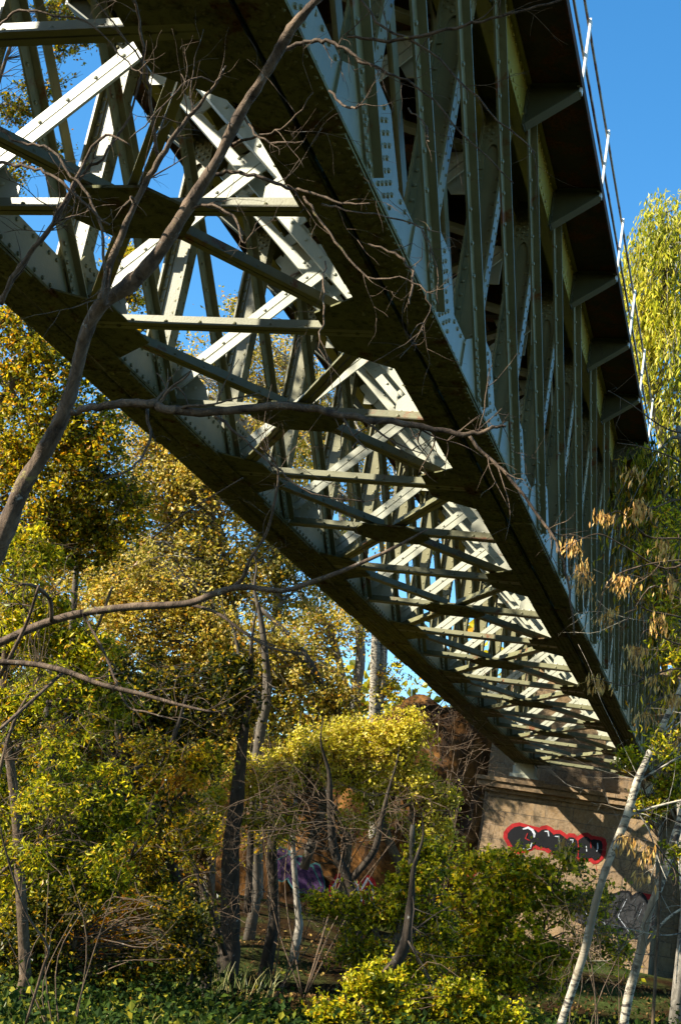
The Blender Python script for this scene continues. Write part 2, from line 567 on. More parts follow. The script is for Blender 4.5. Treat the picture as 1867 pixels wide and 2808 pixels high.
KS = list(range(K0, K1 + 1))
for side, fn in (('near', near), ('far', far)):
    # bottom chord: twin riveted strips with a slot, each with a web and an inner angle
    mb = MB(S, fn)
    for a, b in ((0, .103), (.117, .22)):
        mb.box((a, YA, 0), (b, YB, .009))
    for k in range(K0, K1 + 1, 2):              # extra cover plates
        y = k * P
        for a, b in ((.004, .099), (.121, .216)):
            mb.box((a, y - .36, -.008), (b, min(y + .36, YB - .01), -.0005))
    for u in np.arange(YA + .02, YB - .02, .036):
        for x in (.012, .040, .066, .092, .128, .154, .180, .208):
            k = round(u / P)
            z = -.008 if (k - K0) % 2 == 0 and abs(u - k * P) < .355 else 0
            mb.rivet((x, u + (.018 if x in (.04, .092, .154, .208) else 0), z), (0, 0, -1), RV * .8)
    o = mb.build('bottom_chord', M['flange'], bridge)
    mb = MB(S, fn)
    for a in (.016, .194):
        mb.box((a, YA, .0095), (a + .009, YB, .135))
        ins = a + .009 if a < .1 else a - .045
        mb.box((ins + .001, YA, .0095), (ins + .044, YB, .016))
        mb.box((ins + .001, YA, .128), (ins + .044, YB, .135))
    for u in np.arange(YA + .02, YB - .02, .05):
        for z in (.03, .118):
            mb.rivet((.203, u, z), (1, 0, 0), RV)
            mb.rivet((.016, u, z), (-1, 0, 0), RV)
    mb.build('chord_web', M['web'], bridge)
    # top chord
    mb = MB(S, fn)
    for a in (.016, .194):
        mb.box((a, YA, H), (a + .009, YB, H + .15))
    mb.box((0, YA, H + .1505), (.22, YB, H + .16))
    for a, b in ((.026, .07), (.15, .193)):
        mb.box((a, YA, H), (b, YB, H + .008))
    for u in np.arange(YA + .02, YB - .02, .05):
        for z in (H + .02, H + .13):
            mb.rivet((.203, u, z), (1, 0, 0), RV)
    mb.build('top_chord', M['olive'], bridge)
    # outer + inner gusset plates at the bottom nodes
    mb = MB(S, fn)
    for x, o_ in ((.2035, .006), (.0155, -.006)):
        if o_ < 0:
            mb.prism([(x, -.16, .10), (x, -.09, .21), (x, .07, .21), (x, .13, .10)], (o_, 0, 0))
            for y in np.arange(-.07, .08, .03):
                for z in (.15, .185): mb.rivet((x + o_, y, z), (-1, 0, 0), RV)
            continue
        poly = [(x, -.33, .016), (x, -.33, .13), (x, -.20, .20), (x, -.09, .25), (x, .03, .25), (x, .11, .19), (x, .19, .13), (x, .19, .016)]
        mb.prism(poly, (o_, 0, 0))
        sg = 1 if o_ > 0 else -1
        for iy, y in enumerate(np.arange(-.02, .16, .028)):
            for iz in range(7):
                z = .045 + iz * .036 + (iy % 2) * .018
                if z < .23 - max(0, y - .02) * 1.1:
                    mb.rivet((x + o_, y, z), (sg, 0, 0), RV)
        for j in range(10):
            t = j / 9.
            for off in (0, .03):
                mb.rivet((x + o_, -.03 - .19 * t + off,   .06 + .13 * t), (sg, 0, 0), RV)
    local(KS[0], KS[1:], mb, 'gusset_plate', M['web'])
    # posts: riveted I section whose wide web faces along the bridge
    mb = MB(S, fn)
    mb.box((.0685, -.004, .05), (.1535, .004, H + .1))
    for a in (.060, .154):
        mb.box((a, -.032, .05), (a + .008, .032, H + .1))
    for a in (.0687, .1335):
        for y0, y1 in ((-.0095, -.0045), (.0045, .0095)):
            mb.box((a, y0, .05), (a + .0198, y1, H + .1))
    for z in np.arange(.09, H + .06, .052):
        for a in (.0785, .1435):
            mb.rivet((a, -.0095, z), (0, -1, 0), RV)
            mb.rivet((a, .0095, z), (0, 1, 0), RV)
        for y in (-.019, .019):
            mb.rivet((.162, y, z), (1, 0, 0), RV * .7)
            mb.rivet((.060, y, z), (-1, 0, 0), RV * .9)
    # riveted head plate with an arched foot
    za, zt = H - .17, H + .08
    arc = [(.112 + .026 * math.cos(t), za + .075 * math.sin(t)) for t in np.linspace(0, math.pi, 9)]
    for i in range(8):
        (x0, z0), (x1, z1) = arc[i], arc[i + 1]
        mb.prism([(x0, -.016, z0), (x1, -.016, z1), (x1, -.016, zt), (x0, -.016, zt)], (0, .005, 0))
    mb.box((.1382, -.016, za - .03), (.164, -.011, zt))
    mb.box((.060, -.016, za - .03), (.0858, -.011, zt))
    for ix in range(6):
        for iz in range(9):
            x_, z_ =   .066 + ix * .0185, zt - .02 - iz * .028 - (ix % 2) * .014
            if abs(x_ - .112) > .034 or z_ > za + .09:
                mb.rivet((x_, -.016, z_), (0, -1, 0), RV * .9)
    local(KS[0], KS[1:], mb, 'post', M['web'])
    # two-panel tension diagonals, one strip on each face of the chord
    mb = MB(S, fn)
    for x, sg in ((.213, 1), (.006, -1)):
        p0, p1 = np.array((x, -.03, .012)), np.array((x, -2 * P + .02, H + .06))
        a = norm(p1 - p0)
        s = norm(np.cross(a, (1, 0, 0)))
        mb.beam(p0, p1, s, .052, .0075)
        mb.beam(p0 + s * .0235 + np.array((sg * .016, 0, 0)), p1 + s * .0235 + np.array((sg * .016, 0, 0)), s, .006, .024)
        L = np.linalg.norm(p1 - p0)
        for j in range(int(L / .11)):
            c = p0 + a * (.04 + j * .11) - s * .008
            mb.rivet(c + np.array((sg * .0042, 0, 0)), (sg, 0, 0), RV * 1.1)
        for j in range(8):
            c = p0 + a * (.02 + j * .03) - s * .016
            mb.rivet(c + np.array((sg * .0042, 0, 0)), (sg, 0, 0), RV)
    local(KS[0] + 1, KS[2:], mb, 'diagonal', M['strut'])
    # cantilever brackets
    mb = MB(S, fn)
    mb.prism([(.212, 0, H - .01), (.395, 0, H + .125), (.395, 0, H + .15), (.212, 0, H + .15)], (0, .006, 0))
    mb.beam((.213, .003, H - .012), (.397, .003, H + .122), (0, 1, 0), .05, .006)
    mb.box((.212, -.022, H + .1505), (.405, .028, H + .156))
    mb.box((.205, -.02, H - .02), (.2115, .026, H + .14))
    for z in np.arange(H, H + .13, .03):
        mb.rivet((.2115, -.012, z), (1, 0, 0), RV * .8)
        mb.rivet((.2115, .02, z), (1, 0, 0), RV * .8)
    local(KS[0], KS[1:], mb, 'bracket', M['bracket'])
    # walkway plates between the brackets
    mb = MB(S, fn)
    mb.box((.204, .004, H + .1612), (.398, P + .0005, H + .1685))
    mb.box((.3985, .004, H + .140), (.4065, P + .0005, H + .175))
    local(KS[0], KS[1:], mb, 'walkway_plate', M['deck'])

# transverse struts in the bottom plane
def tee(mb, p0, p1, wide=.043, leg=.029, zoff=.009, gap=.006):
    p0, p1 = np.asarray(p0, float), np.asarray(p1, float)
    a = norm(p1 - p0)
    s = norm(np.cross((0, 0, 1), a))
    for q_ in (-1, 1):
        c = s * q_ * (gap / 2 + wide / 4)
        mb.beam(p0 + c + (0, 0, zoff + .003), p1 + c + (0, 0, zoff + .003), s, wide / 2, .006)
        c = s * q_ * (gap / 2 + .0035)
        zz = zoff + .0065 + leg / 2
        mb.beam(p0 + c + (0, 0, zz), p1 + c + (0, 0, zz), s, .006, leg)
    L = np.linalg.norm(p1 - p0)
    for t in np.arange(.05, L, .12):
        mb.rivet(p0 + a * t + s * (gap / 2 + .0068) * -1 + (0, 0, zoff + leg * .55), -s, RV * .8)
        mb.rivet(p0 + a * t + s * (gap / 2 + .0068) + (0, 0, zoff + leg * .55), s, RV * .8)


for i, k in enumerate(KS):
    if i == 0:
        mb = MB(S)
        tee(mb, (-1.0, 0, 0), (0, 0, 0))
        st0 = local(KS[0], KS[1:], mb, 'cross_strut', M['strut'])
mb = MB(S)
mb.prism([(-.68, -.03, 0), (-.60, -.13, 0), (-.40, -.13, 0), (-.32, -.03, 0), (-.32, .03, 0), (-.40, .13, 0), (-.60, .13, 0), (-.68, .03, 0)], (0, 0, .0085))
for x_, y_ in [(-.64, 0), (-.60, 0), (-.36, 0), (-.40, 0), (-.59, -.09), (-.56, -.065), (-.41, -.09), (-.44, -.065), (-.59, .09), (-.56, .065), (-.41, .09), (-.44, .065)]:
    mb.rivet((x_, y_, 0), (0, 0, -1), RV)
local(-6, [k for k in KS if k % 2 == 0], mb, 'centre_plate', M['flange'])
for sg, x0 in ((1, 0.0), (-1, -1.0)):
    mb = MB(S)
    X = lambda u: x0 - sg * u
    mb.prism([(X(-.1), -.24, .0093), (X(0), -.24, .0093), (X(.16), -.13, .0093), (X(.17), .13, .0093), (X(0), .26, .0093), (X(-.1), .26, .0093)], (0, 0, .006))
    for u, y_ in [(.05, -.15), (.10, -.11), (.06, 0), (.12, 0), (.05, .16), (.10, .11), (.02, -.19), (.02, .2)]:
        mb.rivet((X(u), y_, .0093), (0, 0, -1), RV)
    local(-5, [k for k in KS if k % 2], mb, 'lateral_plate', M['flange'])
    # laterals
    for dk in (-1, 1):
        mb = MB(S)
        tee(mb, (X(.03), dk * P * .955, 0), (X(.47), dk * .05, 0), zoff=.0155 if dk > 0 else .0158)
        local(-6 if dk > 0 else -4, [k for k in KS if k % 2 == 0 and K0 < k + dk <= K1] if dk > 0 else [k for k in KS if k % 2 == 0 and k > -6], mb, 'lateral_brace', M['strut'])
for dk, xa, xb in ((1, -.97, -.03), (1, -.03, -.97)):
    mb = MB(S)
    zz = H - (.048 if xa < xb else .062)
    mb.beam((xa, .03, zz), (xb, P - .03, zz), (1, 0, 0), .045, .006)
    mb.beam((xa, .03, zz + .018), (xb, P - .03, zz + .018), (1, 0, 0), .005, .028)
    local(KS[0], KS[1:-1], mb, 'top_lateral_brace', M['strut'])
# cross frames: crossed braces between the girders at every node
mb = MB(S)
d_ = norm(np.array((-.98, 0, 1.0)))
n_ = np.array((d_[2], 0, -d_[0]))
A_, B_ = np.array((.0, .022, .10)), np.array((-1.0, .022, 1.08))
for s_ in (-.040, .040):
    mb.beam(A_ + n_ * s_, B_ + n_ * s_, n_, .036, .007)
    for e_ in (-.0155, .0155):
        mb.beam(A_ + n_ * (s_ + e_) + (0, .024, 0), B_ + n_ * (s_ + e_) + (0, .024, 0), n_, .005, .040)
for t in np.arange(.16, 1.3, .155):
    c = A_ + (0, .009, 0) + d_ * t
    mb.beam(c - n_ * .05, c + n_ * .05, d_, .05, .006)
for t in np.arange(.04, 1.35, .085):
    c = np.array((0, .018, .10)) + d_ * t
    mb.rivet(c + n_ * .043, (0, -1, 0), RV * .8)
    mb.rivet(c - n_ * .043, (0, -1, 0), RV * .8)
local(KS[0], KS[1:], mb, 'cross_brace', M['paint'])
mb = MB(S)
d_ = norm(np.array((1.0, 0, 1.0)))
n_ = np.array((-d_[2], 0, d_[0]))
for s_ in (-.0175, .0175):
    mb.beam(np.array((-1.0, -.022, .10)) + n_ * s_, np.array((0, -.022, 1.08)) + n_ * s_, n_, .030, .008)
    mb.beam(np.array((-1.0, -.002, .10)) + n_ * s_ * .12, np.array((0, -.002, 1.08)) + n_ * s_ * .12, n_, .0035, .030)
for t in np.arange(.04, 1.35, .1):
    c = np.array((-1.0, -.026, .10)) + d_ * t
    mb.rivet(c + n_ * .008, (0, -1, 0), RV * .8)
local(KS[0], KS[1:], mb, 'counter_brace', M['paint'])
for xx, q_ in ((0, -1), (-1, 1)):
    mb = MB(S)
    mb.prism([(xx, .012, .03), (xx + q_ * .13, .012, .03), (xx + q_ * .13, .012, .09), (xx + q_ * .05, .012, .17), (xx, .012, .17)], (0, .006, 0))
    for a_, b_ in [(.03, .05), (.03, .10), (.03, .14), (.07, .05), (.11, .05), (.07, .10)]:
        mb.rivet((xx + q_ * a_, .012, b_), (0, -1, 0), RV)
    local(KS[0], KS[1:], mb, 'lower_corner_plate', M['paint'])
    mb = MB(S)
    mb.prism([(xx, .012, H - .03), (xx + q_ * .18, .012, H - .03), (xx + q_ * .06, .012, H - .22), (xx, .012, H - .22)], (0, .006, 0))
    local(KS[0], KS[1:], mb, 'upper_corner_plate', M['paint'])
# floor beams, stringers, deck
mb = MB(S)
mb.box((-1.0, -.004, H - .03), (0, .004, H + .148))
mb.box((-1.0, -.04, H - .038), (0, .04, H - .0305))
mb.box((-1.0, -.04, H + .1485), (0, .04, H + .155))
for x_ in np.arange(-.95, 0, .06):
    mb.rivet((x_, -.004, H - .01), (0, -1, 0), RV * .8)
local(KS[0], KS[1:], mb, 'floor_beam', M['deck'])
for x_ in (-.27, -.73):
    mb = MB(S)
    mb.box((x_ - .004, YA, H + .02), (x_ + .004, YB, H + .148))
    mb.box((x_ - .03, YA, H + .012), (x_ + .03, YB, H + .0195))
    mb.build('stringer', M['deck'], bridge)
mb = MB(S)
for u in np.arange(YA, YB, .105):
    if rng.random() < .04: continue
    mb.box((-1.215, u, H + .163), (.215, u + .098 + rng.uniform(-.004, .004), H + .22))
M['timber'] = plain('tarred_sleeper', (.05, .04, .03), .9)
mb.build('deck_sleepers', M['timber'], bridge)
mb = MB(S)
mb.box((-1.2, YA, H + .2205), (.2, YB, H + .30))
mb.build('ballast_bed', plain('grey_ballast', (.25, .23, .20), .95, .5, 14), bridge)
# railings
for fn in (near, far):
    mb = MB(S, fn)
    for z in (H + .285, H + .432):
        mb.box((.388, YA, z - .006), (.396, YB, z + .006))
    rl = mb.build('railing', M['railbar'], bridge)
    mb = MB(S, fn)
    mb.box((.397, -.012, H + .12), (.405, .016, H + .44))
    mb.box((.385, -.010, H + .15), (.3965, .012, H + .158))
    r0_ = mb.build('railing_post', M['rail'], rl, loc=(0, KS[0] * P * S + (-.33 if fn is near else 0), 0))
    for k in KS[1:]: copy_part(r0_, (0, k * P * S + (-.33 if fn is near else 0), 0))
# bearings
for x_ in (.11, -1.11):
    mb = MB(S)
    y_ = (K1 + .35) * P
    mb.box((x_ - .10, y_ - .10, -.03), (x_ + .10, y_ + .10, -.0005))
    mb.box((x_ - .13, y_ - .13, -.15), (x_ + .13, y_ + .13, -.115))
    for j in range(5):
        yy = y_ - .08 + j * .04
        mb.box((x_ - .11, yy - .011, -.1145), (x_ + .11, yy + .011, -.0305))
    mb.build('bearing_shoe', M['paint'], bridge)

# ---------------------------------------------------------------- pier and abutment
YP = 32.4
pier = empty('stone_pier', (-1.6, YP, 1), 'tan ashlar stone pier with moulded cornice and red outlined graffiti under the bridge end', 'pier')


def pbox(mb, lo, hi):
    mb.box(tuple(np.array(lo) - (-1.6, YP, 1)), tuple(np.array(hi) - (-1.6, YP, 1)))


mb = MB()
c = np.array((-1.6, YP, 1))
lo = np.array([(-4.45, YP - .12, -1), (1.05, YP - .12, -1), (1.05, 36, -1), (-4.45, 36, -1), (-4.28, YP, 5.45), (.88, YP, 5.45), (.88, 36, 5.45), (-4.28, 36, 5.45)]) - c
mb.add(lo, [(0, 3, 2, 1), (4, 5, 6, 7), (0, 1, 5, 4), (1, 2, 6, 5), (2, 3, 7, 6), (3, 0, 4, 7)])
pbox(mb, (-4.3, YP - .02, 5.451), (.9, 36, 5.60))
mb.build('shaft', M['stone'], pier)
mb = MB()
pbox(mb, (-4.42, YP - .14, 5.601), (1.02, 35.9, 5.72))
pbox(mb, (-4.62, YP - .34, 5.722), (1.2, 35.8, 5.90))
pbox(mb, (-4.70, YP - .42, 5.902), (1.28, 35.7, 6.02))
pbox(mb, (-4.35, YP - .1, 6.022), (-2.6, 35.0, 6.13))
pbox(mb, (-.9, YP - .1, 6.022), (1.0, 35.0, 6.13))
mb.build('cornice', M['stone'], pier)
ab = empty('abutment', (0, 36, 1), 'tall pale stone abutment wall behind the pier carrying the deck end', 'wall')
mb = MB()
c = np.array((0, 36, 1))
for lo_, hi_ in (((-4.75, 34.2, -1), (1.7, 46, 10.0)), ((1.9, 34.9, -1), (5.2, 46, 10.0)), ((-4.9, 34.1, 10.002), (5.3, 46, 10.35))):
    mb.box(tuple(np.array(lo_) - c), tuple(np.array(hi_) - c))
mb.build('masonry', M['stone'], ab)
mb = MB()
mb.box(tuple(np.array((1.702, 34.0, -1)) - c), tuple(np.array((2.25, 35, 10.0)) - c))
for j in range(12):
    z = .9 + j * .78
    mb.box(tuple(np.array((1.66, 33.95, z)) - c), tuple(np.array((2.36, 34.6, z + .40)) - c))
mb.build('quoin_pilaster', plain('pale_limestone', (.52, .46, .36), .85, .3, 4), ab)

# rough brown retaining wall left of the pier
mb = MB()
nu, nv = 90, 36
xs = np.linspace(-4.5, -27, nu)


def wall_top(x):
    t = -x - 4.5
    z = 8.9 - .10 * t - 2.6 * smooth((t - 3.4) / 2.6) - 2.2 * smooth((t - 9) / 8)
    return z + .25 * math.sin(x * 1.3) + .12 * math.sin(x * 4.1 + 1)


V = []
for iu, x in enumerate(xs):
    zt = wall_top(x)
    for iv in range(nv):
        t = iv / (nv - 1)
        z = -.5 + (zt + .5) * t
        y = 34.6 + .25 * t + .22 * math.sin(x * .9 + z * .6) + .13 * math.sin(x * 2.7 - z * 1.7) + .08 * math.sin(z * 5 + x * 3) + rng.normal() * .03
        if t > .93: y += (t - .93) * 9
        V.append((x, y, z))
for iu, x in enumerate(xs):
    V.append((x, 37.5, wall_top(x) + .05))
    V.append((x, 37.5, -.5))
Q = [(i * nv + j, i * nv + j + 1, (i + 1) * nv + j + 1, (i + 1) * nv + j) for i in range(nu - 1) for j in range(nv - 1)]
b0 = nu * nv
Q += [(i * nv + nv - 1, b0 + 2 * i, b0 + 2 * i + 2, (i + 1) * nv + nv - 1) for i in range(nu - 1)]
Q += [(b0 + 2 * i, b0 + 2 * i + 1, b0 + 2 * i + 3, b0 + 2 * i + 2) for i in range(nu - 1)]
mb.add(np.array(V) - (-12, 34.6, 0), Q)
rw = mb.build('retaining_wall', M['rough'], None, True, loc=(-12, 34.6, 0))
tag(rw, 'rough brown stained retaining wall with sprayed graffiti left of the pier', 'wall')

# graffiti (flat paint, a few millimetres proud of the stone)
GM = {'red': plain('red_spray', (.26, .012, .012), .6, .4, 9), 'black': plain('black_spray', (.006, .006, .007), .5, .2),
      'white': plain('white_spray', (.42, .45, .48), .6, .5, 12), 'grey': plain('grey_spray', (.03, .03, .03), .7, .6, 5),
      'purple': plain('purple_spray', (.035, .014, .05), .6, .5, 6), 'teal': plain('teal_spray', (.03, .09, .09), .6, .4, 6)}


def pier_pt(rx, ry, off):
    """region coordinates of the pier zoom -> point on the sloping pier face"""
    px, py = (934 + rx * .595) / 1.1907, (1850 + ry * .595) / 1.1907
    p = at_plane_y(px, py, YP)
    yy = YP - .12 * max(0, (5.45 - p[2])) / 6.45
    p = at_plane_y(px, py, yy - off)
    return p


def blob(mb, cx_, cy_, rx_, ry_, off, conv, n=18, rot=0, wob=.08, a0=None):
    pts = []
    for i in range(n):
        t = 2 * math.pi * i / n
        r_ = 1 + wob * math.sin(3 * t + cx_) + wob * .6 * math.sin(5 * t + cy_)
        x_, y_ = rx_ * r_ * math.cos(t), ry_ * r_ * math.sin(t)
        pts.append(conv(cx_ + x_ * math.cos(rot) - y_ * math.sin(rot), cy_ + x_ * math.sin(rot) + y_ * math.cos(rot), off))
    mb.prism(pts[::-1], (0, -.0015, 0))


def stroke(mb, pts, wd, off, conv):
    pts = np.asarray(pts, float)
    tan = np.gradient(pts, axis=0)
    tan /= np.linalg.norm(tan, axis=1)[:, None] + 1e-9
    nr = np.stack([-tan[:, 1], tan[:, 0]], 1)
    m = len(pts)
    vs = []
    for i in range(m):
        ww = wd / 2 * (1 if 0 < i < m - 1 else .5)
        for sg in (-1, 1):
            q_ = pts[i] + nr[i] * ww * sg
            vs.append(conv(q_[0], q_[1], off))
    vs = np.array(vs)
    vs = np.vstack([vs, vs - (0, .0015, 0)])
    n2 = 2 * m
    qd = []
    for i in range(m - 1):
        a = 2 * i
        qd += [(a, a + 1, a + 3, a + 2), (n2 + a, n2 + a + 2, n2 + a + 3, n2 + a + 1), (a, a + 2, n2 + a + 2, n2 + a), (a + 1, n2 + a + 1, n2 + a + 3, a + 3)]
    mb.add(vs, qd)


letters = [(838, 752, 72, 54), (935, 757, 50, 42), (1000, 775, 48, 40), (1062, 795, 46, 42), (1125, 800, 48, 50), (1172, 803, 34, 48)]
PL = c = np.array((-1.6, YP, 1))
conv = lambda x_, y_, o_: pier_pt(x_, y_, o_) - PL
layers = {'red': MB(), 'black': MB(), 'white': MB(), 'grey': MB()}
for i, (a, b, rx_, ry_) in enumerate(letters):
    blob(layers['red'], a, b, rx_ + 20, ry_ + 17, .004 + .002 * i, conv)
    blob(layers['black'], a, b, rx_, ry_, .020 + .002 * i, conv)
W_ = layers['white']
stroke(W_, [(838, 712), (862, 705), (882, 716), (892, 735), (890, 750)], 11, .036, conv)
stroke(W_, [(824, 800), (850, 806), (872, 798), (880, 775)], 8, .036, conv)
stroke(W_, [(938, 722), (954, 722), (958, 745)], 8, .036, conv)
stroke(W_, [(985, 745), (1003, 746), (1005, 770)], 7, .036, conv)
stroke(W_, [(1052, 760), (1070, 762), (1066, 776)], 7, .036, conv)
stroke(W_, [(1035, 845), (1060, 842), (1075, 828)], 7, .036, conv)
stroke(W_, [(1130, 790), (1132, 815)], 7, .036, conv)
stroke(W_, [(1182, 775), (1183, 800), (1178, 815)], 7, .036, conv)
R_ = layers['red']
stroke(R_, [(860, 730), (850, 755), (870, 765)], 6, .038, conv)
stroke(R_, [(1090, 760), (1095, 800), (1092, 840)], 6, .038, conv)
stroke(R_, [(1150, 770), (1152, 800)], 6, .038, conv)
stroke(R_, [(890, 945), (915, 952), (938, 940), (950, 915), (945, 880)], 10, .005, conv)
stroke(R_, [(570, 930), (600, 930), (625, 900)], 26, .005, conv)
stroke(R_, [(1380, 1010), (1410, 1025), (1440, 1022)], 30, .005, conv)
stroke(R_, [(1170, 860), (1180, 905)], 4, .005, conv)
for i, (a, b, rx_, ry_) in enumerate([(1110, 1070, 60, 70), (1190, 1100, 70, 85), (1280, 1100, 75, 95), (1370, 1120, 60, 100)]):
    blob(layers['black'], a, b, rx_ + 12, ry_ + 12, .004 + .002 * i, conv)
    blob(layers['grey'], a, b, rx_, ry_, .020 + .002 * i, conv)
for pts in ([(1120, 1010), (1100, 1060), (1120, 1110)], [(1200, 1030), (1170, 1100), (1210, 1160)], [(1300, 1030), (1260, 1110), (1310, 1180)], [(1380, 1050), (1350, 1120)]):
    stroke(layers['black'], pts, 14, .03, conv)
    stroke(W_, np.array(pts) + (16, 4), 3, .03, conv)
gp = layers['red'].build('graffiti', GM['red'], pier)
gp['label'] = 'black bubble lettering with red outline and white highlights'
for k_ in ('black', 'white', 'grey'): layers[k_].build('graffiti_' + {'black': 'fill', 'white': 'highlight', 'grey': 'shading'}[k_], GM[k_], gp)


def wall_conv(px, py, off):
    p = at_plane_y(px, py, 34.15 - off)
    return p - np.array((-12, 34.6, 0))


wl = {'purple': MB(), 'white': MB(), 'red': MB(), 'teal': MB()}
for i, (a, b, rx_, ry_) in enumerate([(655, 1990, 26, 36), (690, 2015, 24, 40), (722, 2030, 24, 38)]):
    blob(wl['teal'], a, b, rx_ + 3, ry_ + 4, .001 + .003 * i, wall_conv)
    blob(wl['purple'], a, b, rx_, ry_, .012 + .003 * i, wall_conv)
for a in (778, 812, 846):
    blob(wl['red'], a, 2052, 20, 38, .001 + (a - 778) * .0001, wall_conv)
    stroke(wl['white'], [(a - 14, 2085), (a - 12, 2045), (a, 2022), (a + 12, 2040), (a + 14, 2085)], 5, .02, wall_conv)
    stroke(wl['teal'], [(a - 6, 2085), (a - 4, 2050), (a + 2, 2042), (a + 7, 2085)], 5, .024, wall_conv)
stroke(wl['teal'], [(640, 1980), (665, 1965), (690, 1990), (720, 1995), (740, 2040)], 5, .03, wall_conv)
g2 = wl['purple'].build('graffiti', GM['purple'], rw)
g2['label'] = 'purple and pink sprayed letters low on the wall'
for k_ in ('white', 'red', 'teal'): wl[k_].build('graffiti_lettering', GM[k_], g2)


# ---------------------------------------------------------------- vegetation
def spline(pts, m):
    pts = np.asarray(pts, float)
    n = len(pts)
    if n < 3: 
        t = np.linspace(0, 1, m)[:, None]
        return pts[0] * (1 - t) + pts[-1] * t
    pp = np.vstack([2 * pts[0] - pts[1], pts, 2 * pts[-1] - pts[-2]])
    out = []
    for u in np.linspace(0, n - 1 - 1e-6, m):
        i = int(u)
        t = u - i
        a, b, c_, d = pp[i], pp[i + 1], pp[i + 2], pp[i + 3]
        out.append(.5 * ((2 * b) + (-a + c_) * t + (2 * a - 5 * b + 4 * c_ - d) * t * t + (-a + 3 * b - 3 * c_ + d) * t ** 3))
    return np.array(out)


def twig(mb, p, d, L, r, depth=2, n=4, wig=.35, droop=0.0, seg=6, tips=None):
    pts = [np.array(p)]
    d = norm(d)
    for i in range(seg):
        d = norm(d + rng.normal(size=3) * wig * .5 + np.array((0, 0, droop)))
        pts.append(pts[-1] + d * L / seg)
    pts = np.array(pts)
    mb.tube(spline(pts, seg * 2), np.linspace(r, r * .35, seg * 2), n)
    if tips is not None: tips.append(pts[-1])
    if depth > 0:
        for j in range(rng.integers(2, 4)):
            k = rng.integers(1, seg)
            dd = norm(pts[k + 1] - pts[k] if k < seg else d)
            side = norm(np.cross(dd, rng.normal(size=3)))
            twig(mb, pts[k], dd * .6 + side * .9, L * rng.uniform(.35, .65), r * .55, depth - 1, n, wig, droop, max(3, seg - 2), tips)
    return pts


def px_path(pp, d0, d1=None, m=None):
    """pp: list of (px, py, radius_px); returns world points and radii"""
    d1 = d0 if d1 is None else d1
    n = len(pp)
    pts, rad = [], []
    for i, (x, y, r) in enumerate(pp):
        d = d0 + (d1 - d0) * i / max(1, n - 1)
        pts.append(at(x, y, d))
        rad.append(r * mpp(d))
    m = m or n * 4
    P_ = spline(pts, m)
    Rr = np.interp(np.linspace(0, n - 1, m), np.arange(n), rad)
    return P_, Rr


def to_ground(pp, d):
    """extend a pixel path downward so that the trunk stands on the ground"""
    p = at(pp[0][0], pp[0][1], d)
    return np.array((p[0], p[1], ground_z(p[0], p[1]) - .15))


DM = 1.7


